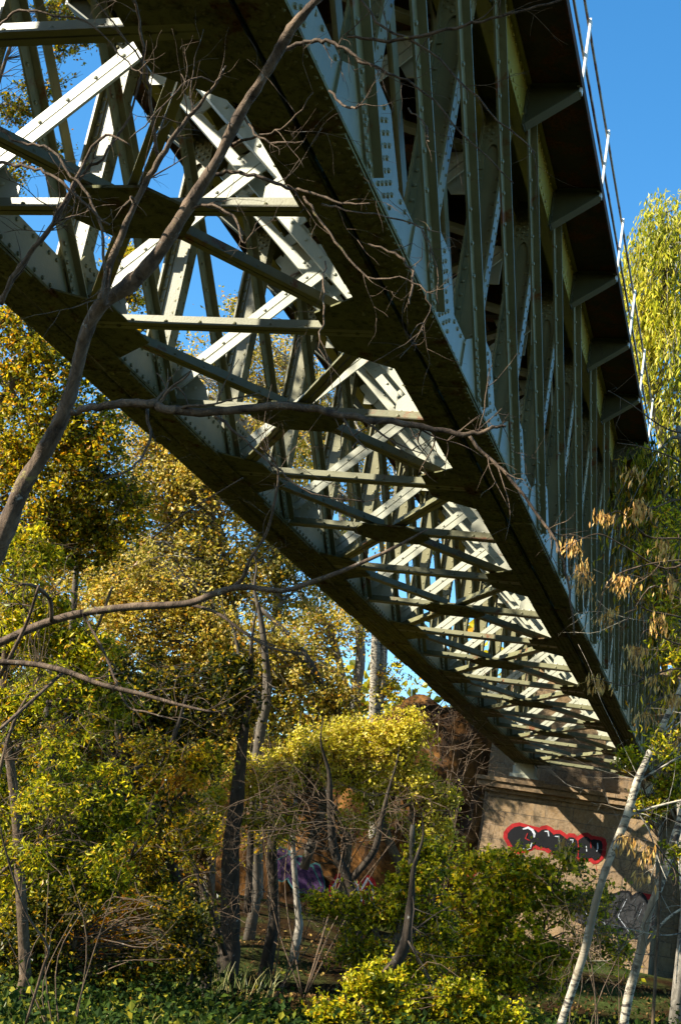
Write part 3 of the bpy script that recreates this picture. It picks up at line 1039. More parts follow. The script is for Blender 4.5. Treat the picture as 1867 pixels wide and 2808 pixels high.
def tree(label, d, trunks, crowns, leaf, lsize, barkm, name='tree', cat='tree', group=None, dens=1.0, lpc=46, clump=None, up=.35,
         twigs=0, droop=0.0, ratio=.6, limbw=1.6, ddepth=None, axis=None, amix=0.0, loose=1.45, d_end=None):
    """trunks: pixel paths (first starts at the foot); crowns: (px, py, rx, ry[, depth offset])"""
    lsize *= .82 if d > 26 else .72
    if d > 26: loose *= 1.25
    base = to_ground(trunks[0], d)
    root = empty(name, tuple(base), label, cat, group)
    mb = MB()
    tp = []
    for i, t in enumerate(trunks):
        P_, Rr = px_path(t, d, d_end)
        if i == 0 and P_[0][2] > base[2]:
            P_ = np.vstack([base[None], P_])
            Rr = np.concatenate([[Rr[0] * 1.25], Rr])
        mb.tube(P_ - base, Rr, 9, .05)
        tp.append(P_)
    tp = np.vstack(tp)
    lb = MB()
    centres = []
    cl = clump or 26
    for cr in crowns:
        px, py, rx, ry = cr[:4]
        dd = cr[4] if len(cr) > 4 else 0
        n = max(3, int(dens * (1.25 if d > 26 else DM) * 2.2 * rx * ry / (cl * cl)))
        dr = (ddepth or min(rx, ry) * mpp(d) * 1.0)
        for _ in range(n):
            v = rng.normal(size=3)
            v = v / np.linalg.norm(v) * rng.uniform(0, 1) ** .42
            dc = d + dd + v[2] * dr
            centres.append((at(px + v[0] * rx, py + v[1] * ry, dc), dc))
    allp = []
    for cpt, dc in centres:
        if limbw > 0 and rng.random() < .75:
            dist = np.linalg.norm(tp - cpt, axis=1) + np.maximum(0, tp[:, 2] - cpt[2] + .2) * 1.5
            s = tp[np.argmin(dist + rng.uniform(0, .6, len(dist)))]
            L = np.linalg.norm(cpt - s)
            if L > .05:
                mid = (s + cpt) / 2 + rng.normal(size=3) * L * .11 + np.array((0, 0, L * .10))
                q1 = s + (mid - s) * .5 + rng.normal(size=3) * L * .05
                r_ = mpp(dc) * limbw
                mb.tube(spline([s, q1, mid, cpt], 9) - base, np.linspace(r_ * (1 + L * .18), r_ * .3, 9), 5)
        cr_ = cl * mpp(dc) * rng.uniform(.6, 1.35) * loose
        nl = int((2.1 if d > 26 else 2.5) * lpc * rng.uniform(.5, 1.4))
        off = rng.normal(size=(nl, 3)) * cr_ * np.array((.62, .62, .42))
        # leaves hang on a few short sprays
        ns = 5
        dirs = rng.normal(size=(ns, 3)) * cr_ * .8
        which = rng.integers(0, ns, nl)
        tt = rng.uniform(0, 1, nl)[:, None]
        pts = cpt + dirs[which] * tt + off * .45
        pts[:, 2] -= droop * cr_ * tt[:, 0] * 1.5
        allp.append(pts)
        for k_ in range(twigs):
            mb.tube(spline([cpt, cpt + dirs[k_ % ns] * .6 + rng.normal(size=3) * .03, cpt + dirs[k_ % ns] * 1.3], 5) - base, np.linspace(mpp(dc) * 1.0, mpp(dc) * .35, 5), 4)
    mb.build('trunk', barkm, root, True)
    if allp:
        lb.leaves(np.vstack(allp) - base, lsize, ratio, up, axis, amix)
        lb.build('crown', LM[leaf], root)
    return root


# --- golden poplars beyond the bridge (35-50 m)
G1 = 'golden poplars beyond the bridge'
tree('tall golden poplar rising behind the left bridge chord, its crown full of sky gaps', 40,
     [[(590, 2050, 16), (592, 1750, 14), (610, 1600, 13), (640, 1400, 11), (620, 1150, 8), (560, 950, 5)], [(600, 1640, 9), (560, 1500, 7), (520, 1300, 5), (500, 1150, 3)]],
     [(520, 1080, 230, 170), (430, 1300, 200, 120), (640, 1330, 170, 110), (400, 1000, 130, 110), (700, 1250, 110, 70), (310, 900, 90, 90), (380, 1130, 120, 90), (280, 1300, 90, 120), (170, 1180, 110, 120), (120, 1330, 90, 90)], 'gold', .15, M['palebark'], 'poplar_tree', group=G1, dens=1.05, clump=22, lpc=34)
tree('pale golden poplar seen through the truss beneath the cross struts', 46,
     [[(830, 1900, 14), (815, 1650, 13), (830, 1480, 11), (790, 1200, 9), (740, 900, 5)], [(805, 1640, 9), (760, 1450, 8), (700, 1380, 6), (640, 1250, 4)]],
     [(640, 850, 110, 100), (560, 920, 90, 100), (760, 980, 110, 150), (860, 1120, 90, 120), (780, 1420, 110, 70), (700, 1480, 120, 70), (470, 850, 50, 70)], 'gold', .15, M['palebark'], 'poplar_tree', group=G1, dens=.95, clump=22, lpc=34)
tree('white-barked poplar with two bare stems beside the brown wall top', 44,
     [[(862, 1900, 13), (862, 1650, 13), (866, 1480, 12), (880, 1350, 9), (900, 1200, 5)], [(872, 1660, 9), (880, 1560, 9), (884, 1470, 8), (870, 1380, 5)]],
     [(905, 1570, 36, 50), (830, 1400, 40, 40), (950, 1250, 60, 60), (540, 740, 30, 60), (880, 1590, 30, 30)], 'mixed', .13, M['birch'], 'poplar_tree', group=G1, dens=.9, clump=18, lpc=26)
tree('broad yellow-brown poplar filling the middle distance behind the locust', 34,
     [[(480, 2060, 14), (500, 1750, 12), (520, 1560, 10), (470, 1380, 7)], [(700, 2000, 11), (780, 1700, 10), (720, 1540, 9), (660, 1460, 7), (600, 1400, 4)]],
     [(420, 1480, 240, 110), (300, 1380, 160, 120), (640, 1560, 170, 110), (500, 1680, 200, 100), (760, 1640, 80, 90)], 'gold', .125, M['greybark'], 'poplar_tree', group=G1, dens=1.2, clump=22, lpc=36)
tree('green-gold poplar leaning in at the left edge under the chord', 27,
     [[(-60, 1800, 22), (-50, 1200, 18), (0, 950, 14), (70, 800, 9), (60, 700, 5)], [(0, 870, 9), (70, 960, 8), (130, 1010, 7), (200, 1050, 6), (240, 1100, 4)], [(-10, 750, 12), (60, 725, 10), (110, 745, 6)]],
     [(90, 860, 130, 100), (60, 1060, 150, 150), (210, 1020, 90, 110), (240, 1170, 110, 90), (20, 750, 60, 60), (140, 1240, 150, 80)], 'mixed', .12, M['greybark'], 'poplar_tree', group=G1, dens=1.05, clump=22, lpc=44)
tree('sparse leafy branch tips of a tall poplar against the sky in the top left corner', 19,
     [[(-120, 1700, 16), (-110, 900, 14), (-70, 500, 9), (-20, 250, 6), (40, 60, 3)], [(-80, 480, 6), (20, 400, 3), (90, 350, 2)], [(-100, 700, 6), (10, 450, 3), (30, 430, 2)]],
     [(140, 40, 75, 45), (40, 260, 40, 50), (110, 360, 60, 30), (20, 420, 40, 40), (90, 200, 50, 30), (200, 90, 40, 30), (150, 120, 30, 22)], 'mixed', .075, M['twig'], 'poplar_tree', dens=.9, clump=16, lpc=16, limbw=.8, twigs=2)
tree('green and yellow poplar top showing between the left girder posts', 30,
     [[(200, 2050, 9), (165, 1500, 8), (215, 1050, 6), (290, 700, 3)]],
     [(290, 650, 60, 75), (250, 780, 60, 60), (350, 800, 50, 60), (300, 580, 30, 30)], 'mixed', .10, M['greybark'], 'poplar_tree', group=G1, dens=1.0, clump=16, lpc=26)

# --- left locust thicket (14-20 m)
G2 = 'yellow-green locust trees on the left bank'
tree('yellow-green locust with feathery leaves at the left frame edge', 15,
     [[(60, 2250, 14), (40, 1900, 12), (10, 1600, 9), (30, 1350, 6), (60, 1250, 4)], [(30, 1750, 6), (110, 1600, 5), (200, 1500, 4), (260, 1350, 3)]],
     [(60, 1260, 90, 70), (70, 1430, 110, 80), (200, 1480, 90, 60), (240, 1620, 80, 60), (50, 1620, 80, 60)], 'lime', .11, M['twig'], 'locust_tree', group=G2, dens=.8, clump=22, lpc=32, droop=.5, ratio=.38, twigs=2)
tree('lush yellow locust crown low in the left of the thicket', 17,
     [[(70, 2260, 26), (75, 2100, 24), (85, 1950, 20), (110, 1800, 12), (160, 1650, 6)], [(90, 2000, 9), (200, 1850, 7), (330, 1760, 4)]],
     [(110, 1830, 140, 90), (70, 1960, 120, 90), (190, 2020, 110, 70), (260, 1880, 90, 60), (60, 2110, 100, 60)], 'lime', .115, M['bark'], 'locust_tree', group=G2, dens=1.0, clump=24, lpc=38, droop=.5, ratio=.4, twigs=2)
tree('orange-tinted young ash glowing above the dark undergrowth', 18,
     [[(190, 2260, 10), (200, 2150, 9), (230, 2050, 6), (300, 1980, 3)], [(195, 2200, 5), (290, 2130, 4), (350, 2110, 3)]],
     [(200, 2150, 110, 50), (330, 2170, 60, 30), (270, 2080, 80, 40), (420, 1790, 30, 26), (300, 2215, 70, 22)], 'orange', .11, M['bark'], 'ash_tree', dens=.75, clump=20, lpc=30, droop=.6, ratio=.42, twigs=1)
tree('dark leaning locust with bare lower limbs in front of the trunks', 19,
     [[(480, 2240, 13), (430, 2090, 12), (370, 1930, 11), (300, 1790, 10), (260, 1650, 8), (180, 1540, 6), (100, 1420, 4)], [(400, 2010, 8), (390, 1880, 6), (440, 1780, 4)], [(330, 1850, 7), (400, 1700, 5), (430, 1600, 3)]],
     [(350, 1760, 110, 80), (420, 1900, 90, 60), (300, 1960, 90, 60), (380, 2040, 80, 40), (470, 1740, 60, 50), (150, 1700, 90, 60)], 'mixed', .105, M['bark'], 'locust_tree', group=G2, dens=.85, clump=24, lpc=34, droop=.4, ratio=.42, twigs=2)
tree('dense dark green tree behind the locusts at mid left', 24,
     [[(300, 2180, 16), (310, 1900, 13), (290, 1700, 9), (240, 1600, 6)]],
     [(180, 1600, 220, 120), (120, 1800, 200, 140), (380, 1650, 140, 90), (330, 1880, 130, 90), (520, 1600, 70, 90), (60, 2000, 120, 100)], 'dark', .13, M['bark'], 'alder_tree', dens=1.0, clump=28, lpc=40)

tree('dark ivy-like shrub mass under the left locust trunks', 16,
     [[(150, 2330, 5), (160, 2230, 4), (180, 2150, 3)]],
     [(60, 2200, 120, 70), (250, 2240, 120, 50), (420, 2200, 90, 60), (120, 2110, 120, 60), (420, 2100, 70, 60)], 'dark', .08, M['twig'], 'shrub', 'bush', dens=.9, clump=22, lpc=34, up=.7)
tree('green-gold shrub clinging in front of the brown wall at the left', 27,
     [[(500, 2120, 6), (480, 2020, 5), (460, 1930, 4)]],
     [(450, 1930, 70, 60), (380, 1990, 90, 70), (520, 1930, 50, 30), (600, 1930, 60, 22)], 'mixed', .09, M['twig'], 'shrub', 'bush', dens=.8, clump=20, lpc=24)
tree('small bright locust sprays hanging low at the left foreground', 12,
     [[(-60, 2330, 8), (-40, 2000, 6), (20, 1700, 4), (90, 1560, 3)], [(-40, 2050, 5), (60, 1960, 3), (170, 1900, 2)]],
     [(90, 1560, 70, 50), (130, 1830, 100, 50), (60, 1950, 80, 40), (230, 1960, 70, 40), (60, 1250, 50, 60), (130, 1700, 60, 40), (250, 1760, 60, 30)], 'lime', .075, M['twig'], 'locust_tree', group=G2, dens=.45, clump=20, lpc=22, droop=.8, ratio=.35, twigs=2, limbw=1.0)

# --- golden elm in the centre
tree('bright yellow elm with layered boughs standing before the brown wall', 25,
     [[(960, 2190, 13), (945, 2060, 12), (905, 1960, 11), (870, 1880, 8), (800, 1800, 5)], [(800, 2200, 10), (792, 2050, 11), (800, 1930, 9), (760, 1850, 6), (700, 1780, 4)],
      [(940, 2000, 8), (950, 1880, 6), (930, 1760, 4), (900, 1700, 3)], [(870, 1880, 5), (960, 1850, 4), (1040, 1880, 3)]],
     [(850, 1720, 130, 70), (930, 1680, 70, 50), (700, 1760, 120, 55), (620, 1810, 80, 40), (860, 1800, 120, 45), (570, 1885, 70, 22), (650, 1895, 60, 35), (850, 1880, 90, 28), (1000, 1920, 60, 40), (960, 1790, 60, 40), (560, 1780, 50, 40), (480, 1840, 60, 30), (760, 1700, 90, 40), (1010, 1840, 50, 40)],
     'yellow', .095, M['twig'], 'elm_tree', dens=.9, clump=17, lpc=24, up=.6, twigs=1, ratio=.65)
tree('leafy green-yellow bush spilling over the foot of the pier', 20,
     [[(1180, 2300, 6), (1175, 2150, 5), (1150, 2030, 4)], [(1200, 2290, 4), (1250, 2140, 4), (1280, 2040, 3)], [(1160, 2290, 4), (1080, 2150, 3), (1060, 2050, 2)]],
     [(1170, 2020, 110, 70), (1130, 2120, 130, 90), (1260, 2050, 80, 60), (1080, 2010, 60, 40), (1200, 2230, 130, 70), (1060, 2190, 80, 70), (1330, 1990, 50, 24), (1300, 2180, 60, 60), (1370, 2080, 50, 50), (1400, 2180, 50, 50)],
     'lime', .115, M['twig'], 'hazel_bush', 'bush', dens=.62, clump=22, lpc=34, up=.8, twigs=2, ratio=.62)
tree('small sapling with pale yellow leaves over the dark hollow', 18,
     [[(880, 2290, 13), (895, 2220, 12), (925, 2120, 10), (945, 2000, 8), (950, 1900, 5)], [(900, 2200, 5), (840, 2120, 4), (760, 2080, 3)], [(920, 2130, 5), (980, 2060, 3)]],
     [(790, 2085, 90, 26), (880, 2110, 70, 36), (830, 2190, 60, 50), (930, 2060, 60, 50), (1000, 2150, 50, 60), (960, 2240, 60, 40), (980, 1990, 50, 60)],
     'lime', .085, M['greybark'], 'elm_sapling', 'tree', dens=.95, clump=17, lpc=28, up=.6, twigs=2)
tree('low green shrub with broad leaves at the bottom centre', 15,
     [[(880, 2340, 6), (870, 2260, 4), (900, 2220, 3)]],
     [(860, 2270, 70, 40), (930, 2320, 80, 40), (1040, 2310, 90, 50), (1130, 2340, 80, 40), (760, 2340, 60, 26)], 'lime', .085, M['twig'], 'shrub', 'bush', dens=.9, clump=18, lpc=30, up=.9)

# --- trees added left of the view to shade the hollow, wall and bridge
for i, (x, y, h) in enumerate([(-21, 13, 10), (-26, 18, 10), (-18, 25, 10), (-22, 23, 10), (-25, 28, 11), (-12, 1, 19)]):
    bz = ground_z(x, y)
    root = empty('alder_tree', (x, y, bz), ['round-headed leafy alder on the left bank beside the thicket' if h < 15 else 'tall airy alder on the left bank level with the bridge'][0], 'tree', 'alders left of the view')
    mb = MB()
    mb.tube(spline([(0, 0, -.2), (.2, .1, h * .4), (0, .3, h * .9)], 10), np.linspace(.22, .05, 10), 8, .05)
    lb = MB()
    pp = []
    for _ in range(190 if h < 15 else 120):
        v = rng.normal(size=3)
        v = v / np.linalg.norm(v) * rng.uniform(.2, 1) ** .5 * (3.2, 3.2, h * .33) + (0, 0, h * (.62 if h < 15 else .70))
        pp.append(v + rng.normal(size=(34, 3)) * (.45, .45, .3))
        if rng.random() < .3:
            mb.tube(spline([(0, .1, h * .4), v * .5 + (0, 0, h * .22), v], 6), np.linspace(.05, .012, 6), 4)
    mb.build('trunk', M['bark'], root, True)
    lb.leaves(np.vstack(pp), .2, .65, .3)
    lb.build('crown', LM['mixed'], root)

# --- bare dark trunks in the hollow
def trunk_only(label, d, paths, m, name='tree', group=None, tw=3):
    base = to_ground(paths[0], d)
    root = empty(name, tuple(base), label, 'tree', group)
    mb = MB()
    paths = [list(t) for t in paths]
    for t in paths:                       # let every stem taper off into a fine leader
        (ax, ay, ar), (bx, by, br_) = t[-2], t[-1]
        if br_ > 3:
            for f_, g_ in ((.8, .6), (1.5, .3), (2.1, .1)):
                t.append((bx + (bx - ax) * f_ + 6 * math.sin(f_ * 5 + ax), by + (by - ay) * f_, br_ * g_))
    for i, t in enumerate(paths):
        P_, Rr = px_path(t, d)
        if i == 0:
            P_ = np.vstack([base[None], P_])
            Rr = np.concatenate([[Rr[0] * 1.3], Rr])
        mb.tube(P_ - base, Rr, 10, .06)
    mb.build('trunk', m, root, True)
    bb = MB()
    for t in paths:
        P_, Rr = px_path(t, d)
        for _ in range(tw):
            j = rng.integers(len(P_) // 3, len(P_))
            twig(bb, P_[j] - base, rng.normal(size=3) + (0, 0, .3), rng.uniform(.6, 1.6), Rr[j] * .25, 2)
    bb.build('branch', m, root, True)
    return root


trunk_only('thick dark furrowed trunk standing in the hollow left of the graffiti', 24, [[(532, 2190, 24), (530, 2060, 22), (532, 1960, 20), (545, 1850, 17), (560, 1700, 12)]], M['bark'], 'old_tree')
trunk_only('dark leaning trunk forking in front of the red graffiti', 23, [[(830, 2110, 12), (800, 2020, 11), (770, 1960, 10), (760, 1860, 8)], [(805, 2030, 9), (860, 1960, 8), (880, 1880, 6)]], M['bark'], 'old_tree')
trunk_only('stout grey trunk at the far left of the bank', 21, [[(75, 2200, 28), (85, 2080, 25), (90, 1950, 22), (100, 1800, 18)]], M['greybark'], 'old_tree')
trunk_only('slim pale trunk beside the purple graffiti', 28, [[(690, 2130, 9), (682, 2050, 7), (675, 1950, 6), (680, 1850, 5)]], M['palebark'], 'young_tree')
trunk_only('pair of thin dark poles leaning left in the thicket', 20, [[(450, 2200, 6), (430, 2100, 5), (400, 1980, 4)], [(520, 2200, 6), (480, 2080, 5), (430, 1950, 4)], [(380, 2210, 4), (372, 2100, 4), (360, 2000, 3)]], M['bark'], 'young_tree')
trunk_only('dark trunk with rough bark leaning right near the bottom centre', 17, [[(870, 2320, 16), (890, 2250, 15), (930, 2180, 12), (945, 2080, 9)]], M['bark'], 'old_tree')
trunk_only('two dark trunks close together left of the wall lettering', 26, [[(632, 2120, 13), (628, 2000, 12), (626, 1900, 11)], [(570, 2100, 9), (576, 1990, 8), (578, 1890, 7)]], M['bark'], 'old_tree')
trunk_only('silvery upright trunk crossing the golden foliage', 30, [[(592, 2060, 11), (590, 1800, 11), (598, 1700, 12), (615, 1600, 11), (610, 1500, 8), (600, 1420, 6)], [(605, 1640, 8), (570, 1560, 7), (550, 1500, 5)]], M['greybark'], 'poplar_tree')

# --- birches on the right
bt = trunk_only('slender white birch stem leaning right in front of the pier', 9.5,
           [[(1270, 2420, 11), (1300, 2330, 9.5), (1345, 2190, 9.5), (1375, 2060, 8.5), (1408, 1965, 8.5), (1442, 1880, 10), (1466, 1800, 9), (1500, 1725, 8), (1530, 1660, 7), (1565, 1590, 6), (1600, 1500, 5)],
            [(1466, 1800, 4), (1500, 1780, 3), (1568, 1740, 2)], [(1440, 1880, 4), (1500, 1860, 3), (1580, 1840, 2)]], M['birch'], 'birch_tree', tw=4)
trunk_only('second birch stem with darker patchy bark at the right edge', 10.5,
           [[(1425, 2430, 12), (1445, 2300, 10.5), (1472, 2200, 11), (1490, 2110, 9.5), (1525, 2020, 9), (1550, 1940, 10), (1590, 1800, 8), (1620, 1650, 6)],
            [(1475, 2190, 4), (1530, 2120, 3), (1590, 2080, 2)]], M['birch'], 'birch_tree', tw=4)
tree('small leafy shoots sprouting beside the birch below the bearing', 9.8, [[(1500, 2400, 4), (1520, 2000, 3), (1500, 1880, 2), (1470, 1780, 2)]],
     [(1450, 1750, 34, 28), (1500, 1850, 50, 30), (1540, 1820, 40, 40), (1550, 1750, 30, 30)], 'lime', .045, M['twig'], 'sapling', 'tree', dens=.9, clump=13, lpc=16, limbw=.9, twigs=2)

# --- willow at the right edge
def willow(label, d, trunk, spots, leaf, lsize, name='willow_tree', nst=1.0, ln=1.2):
    base = to_ground(trunk, d)
    root = empty(name, tuple(base), label, 'tree')
    mb = MB()
    P_, Rr = px_path(trunk, d)
    P_ = np.vstack([base[None], P_])
    Rr = np.concatenate([[Rr[0] * 1.2], Rr])
    mb.tube(P_ - base, Rr, 10, .05)
    C_ = []
    for px, py, rx, ry in spots:
        n = int(nst * rx * ry / 70)
        for _ in range(n):
            v = rng.normal(size=3)
            v = v / np.linalg.norm(v) * rng.uniform(0, 1) ** .45
            p = at(px + v[0] * rx, py + v[1] * ry, d + v[2] * rx * mpp(d) * 1.6)
            L = ln * rng.uniform(.5, 1.3)
            m = 22
            t = np.linspace(0, 1, m)
            dr = rng.normal(size=2) * .22
            pts = np.stack([p[0] + dr[0] * t * L, p[1] + dr[1] * t * L, p[2] - L * t * (.55 + .45 * t)], 1)
            if rng.random() < .35:
                mb.tube(pts[::5] - base, np.linspace(.007, .003, len(pts[::5])), 3)
            C_.append(pts + rng.normal(size=pts.shape) * .035)
        for _ in range(max(2, n // 14)):
            v = rng.normal(size=3) * .5
            p = at(px + v[0] * rx, py + v[1] * ry, d + v[2] * .5)
            j = np.argmin(np.linalg.norm(P_ - p, axis=1))
            s = P_[max(0, j - 3)]
            mb.tube(spline([s, (s + p) / 2 + rng.normal(size=3) * .2 + (0, 0, .25), p], 9) - base, np.linspace(.05, .012, 9), 5)
    mb.build('trunk', M['palebark'], root, True)
    lb = MB()
    lb.leaves(np.vstack(C_) - base, lsize, .26, .1, (0, 0, -1), .55)
    lb.build('crown', LM[leaf], root)
    return root


willow('sunlit golden willow with drooping leaves at the upper right edge', 26,
       [(1580, 2100, 14), (1560, 1500, 13), (1545, 1100, 12), (1490, 880, 10), (1520, 700, 6), (1560, 500, 3)],
       [(1545, 500, 70, 80), (1500, 600, 75, 90), (1560, 700, 100, 90), (1490, 760, 60, 70), (1450, 640, 24, 50), (1600, 900, 90, 120), (1590, 1050, 60, 100), (1485, 860, 24, 50)], 'willow', .15, nst=1.1, ln=1.2)
willow('shaded dark green willow curtain hanging beside the deck edge', 17,
       [(1640, 2300, 20), (1630, 1700, 16), (1600, 1200, 12), (1560, 980, 6)],
       [(1520, 1050, 70, 80), (1550, 1180, 70, 110), (1545, 1330, 60, 90), (1480, 1080, 50, 60), (1600, 1500, 70, 120)], 'mixed', .11, nst=.75, ln=1.0)

tree('thin yellow-green spray of ash leaves at the right edge below the willow', 9, [[(1660, 2350, 8), (1650, 1900, 6), (1620, 1500, 4), (1560, 1380, 2)], [(1630, 1600, 3), (1560, 1560, 2)]],
     [(1540, 1370, 50, 60), (1500, 1250, 40, 40), (1550, 1480, 40, 50), (1545, 1180, 40, 50), (1520, 1700, 40, 40), (1560, 1960, 40, 40)], 'lime', .055, M['twig'], 'ash_tree', 'tree', dens=.5, clump=20, lpc=15, limbw=.8, twigs=2, droop=.6, ratio=.35)
# --- ash twigs with dry seed keys, right side, close to the camera
base = np.array(at(1640, 2358, 8.0))
base[2] = ground_z(base[0], base[1]) - .1
ash = empty('ash_sapling', tuple(base), 'bare ash sapling with curving twigs and dangling tan seed clusters at right', 'tree')
mb = MB()
P_, Rr = px_path([(1640, 2358, 9), (1650, 1900, 8), (1640, 1500, 6), (1620, 1250, 4), (1600, 1100, 3)], 8)
mb.tube(np.vstack([base[None], P_]) - base, np.concatenate([[Rr[0]], Rr]), 7, .05)
arcs = [[(1640, 1300, 3), (1568, 1290, 2.4), (1470, 1305, 2), (1400, 1340, 1.6), (1375, 1420, 1.3)],
        [(1630, 1250, 3), (1560, 1240, 2.4), (1490, 1235, 2), (1430, 1180, 1.6), (1400, 1185, 1.2)],
        [(1640, 1180, 3), (1568, 1150, 2), (1500, 1170, 1.6), (1478, 1150, 1)],
        [(1640, 1450, 3), (1560, 1420, 2.4), (1480, 1400, 2), (1440, 1340, 1.4), (1430, 1310, 1)],
        [(1640, 1560, 3), (1560, 1540, 2.4), (1490, 1560, 2), (1440, 1580, 1.5), (1370, 1560, 1)],
        [(1640, 1500, 3), (1550, 1480, 2), (1490, 1450, 1.6), (1465, 1490, 1)],
        [(1640, 1640, 3), (1560, 1600, 2.2), (1500, 1620, 1.8), (1482, 1640, 1)],
        [(1640, 1250, 3), (1540, 1310, 2.2), (1440, 1260, 1.8), (1380, 1230, 1.5), (1330, 1245, 1.1), (1310, 1260, 1)],
        [(1640, 2080, 3), (1560, 2010, 2), (1520, 1960, 1.6), (1500, 1940, 1.2), (1440, 1925, 1)],
        [(1640, 1350, 3), (1570, 1380, 2.2), (1500, 1350, 1.6), (1440, 1430, 1.2), (1400, 1420, 1)],
        [(1640, 1120, 3), (1560, 1060, 2), (1480, 1030, 1.6), (1420, 1020, 1)], [(1640, 1000, 3), (1540, 990, 2), (1450, 930, 1.4), (1400, 900, 1)]]
for a in arcs:
    P_, Rr = px_path(a, 8.0, 7.6)
    mb.tube(P_ - base, Rr, 5)
    for _ in range(3):
        j = rng.integers(2, len(P_))
        twig(mb, P_[j] - base, rng.normal(size=3), rng.uniform(.12, .35), Rr[j] * .5, 1, 4)
mb.build('trunk', M['twig'], ash, True)
for (px, py, n, dp) in [(1390, 1185, 34, 30), (1480, 1155, 46, 44), (1318, 1245, 34, 40), (1340, 1300, 34, 46), (1432, 1330, 40, 44), (1405, 1405, 32, 44), (1465, 1490, 40, 50), (1375, 1560, 34, 36),
                    (1482, 1640, 22, 34), (1440, 1330, 18, 30), (1500, 1560, 12, 30), (1460, 1180, 16, 30), (1300, 1930, 14, 50), (1440, 1925, 26, 40), (1490, 1950, 20, 50), (1480, 2010, 12, 36), (1345, 1330, 20, 60), (1530, 1250, 30, 46), (1520, 1420, 30, 46), (1460, 1080, 20, 40), (1545, 1330, 26, 50), (1555, 1600, 30, 50)]:
    c0 = at(px, py, 7.7)
    n = int(n * 1.7)
    t = rng.uniform(0, 1, n)
    pts = np.stack([c0[0] + rng.normal(size=n) * .028 * (1 + .6 * t), c0[1] + rng.normal(size=n) * .028, c0[2] - t * dp * mpp(7.7)], 1)
    sb = MB()
    sb.leaves(pts - base, .046, .27, 0, (0, 0, -1), .72, .05)
    for p in pts[::4]:
        sb.tube(np.array([c0, (c0 + p) / 2 + rng.normal(size=3) * .006, p]) - base, [.0016, .0012, .001], 3)
    sb.build('seed_cluster', LM['seed'], ash)

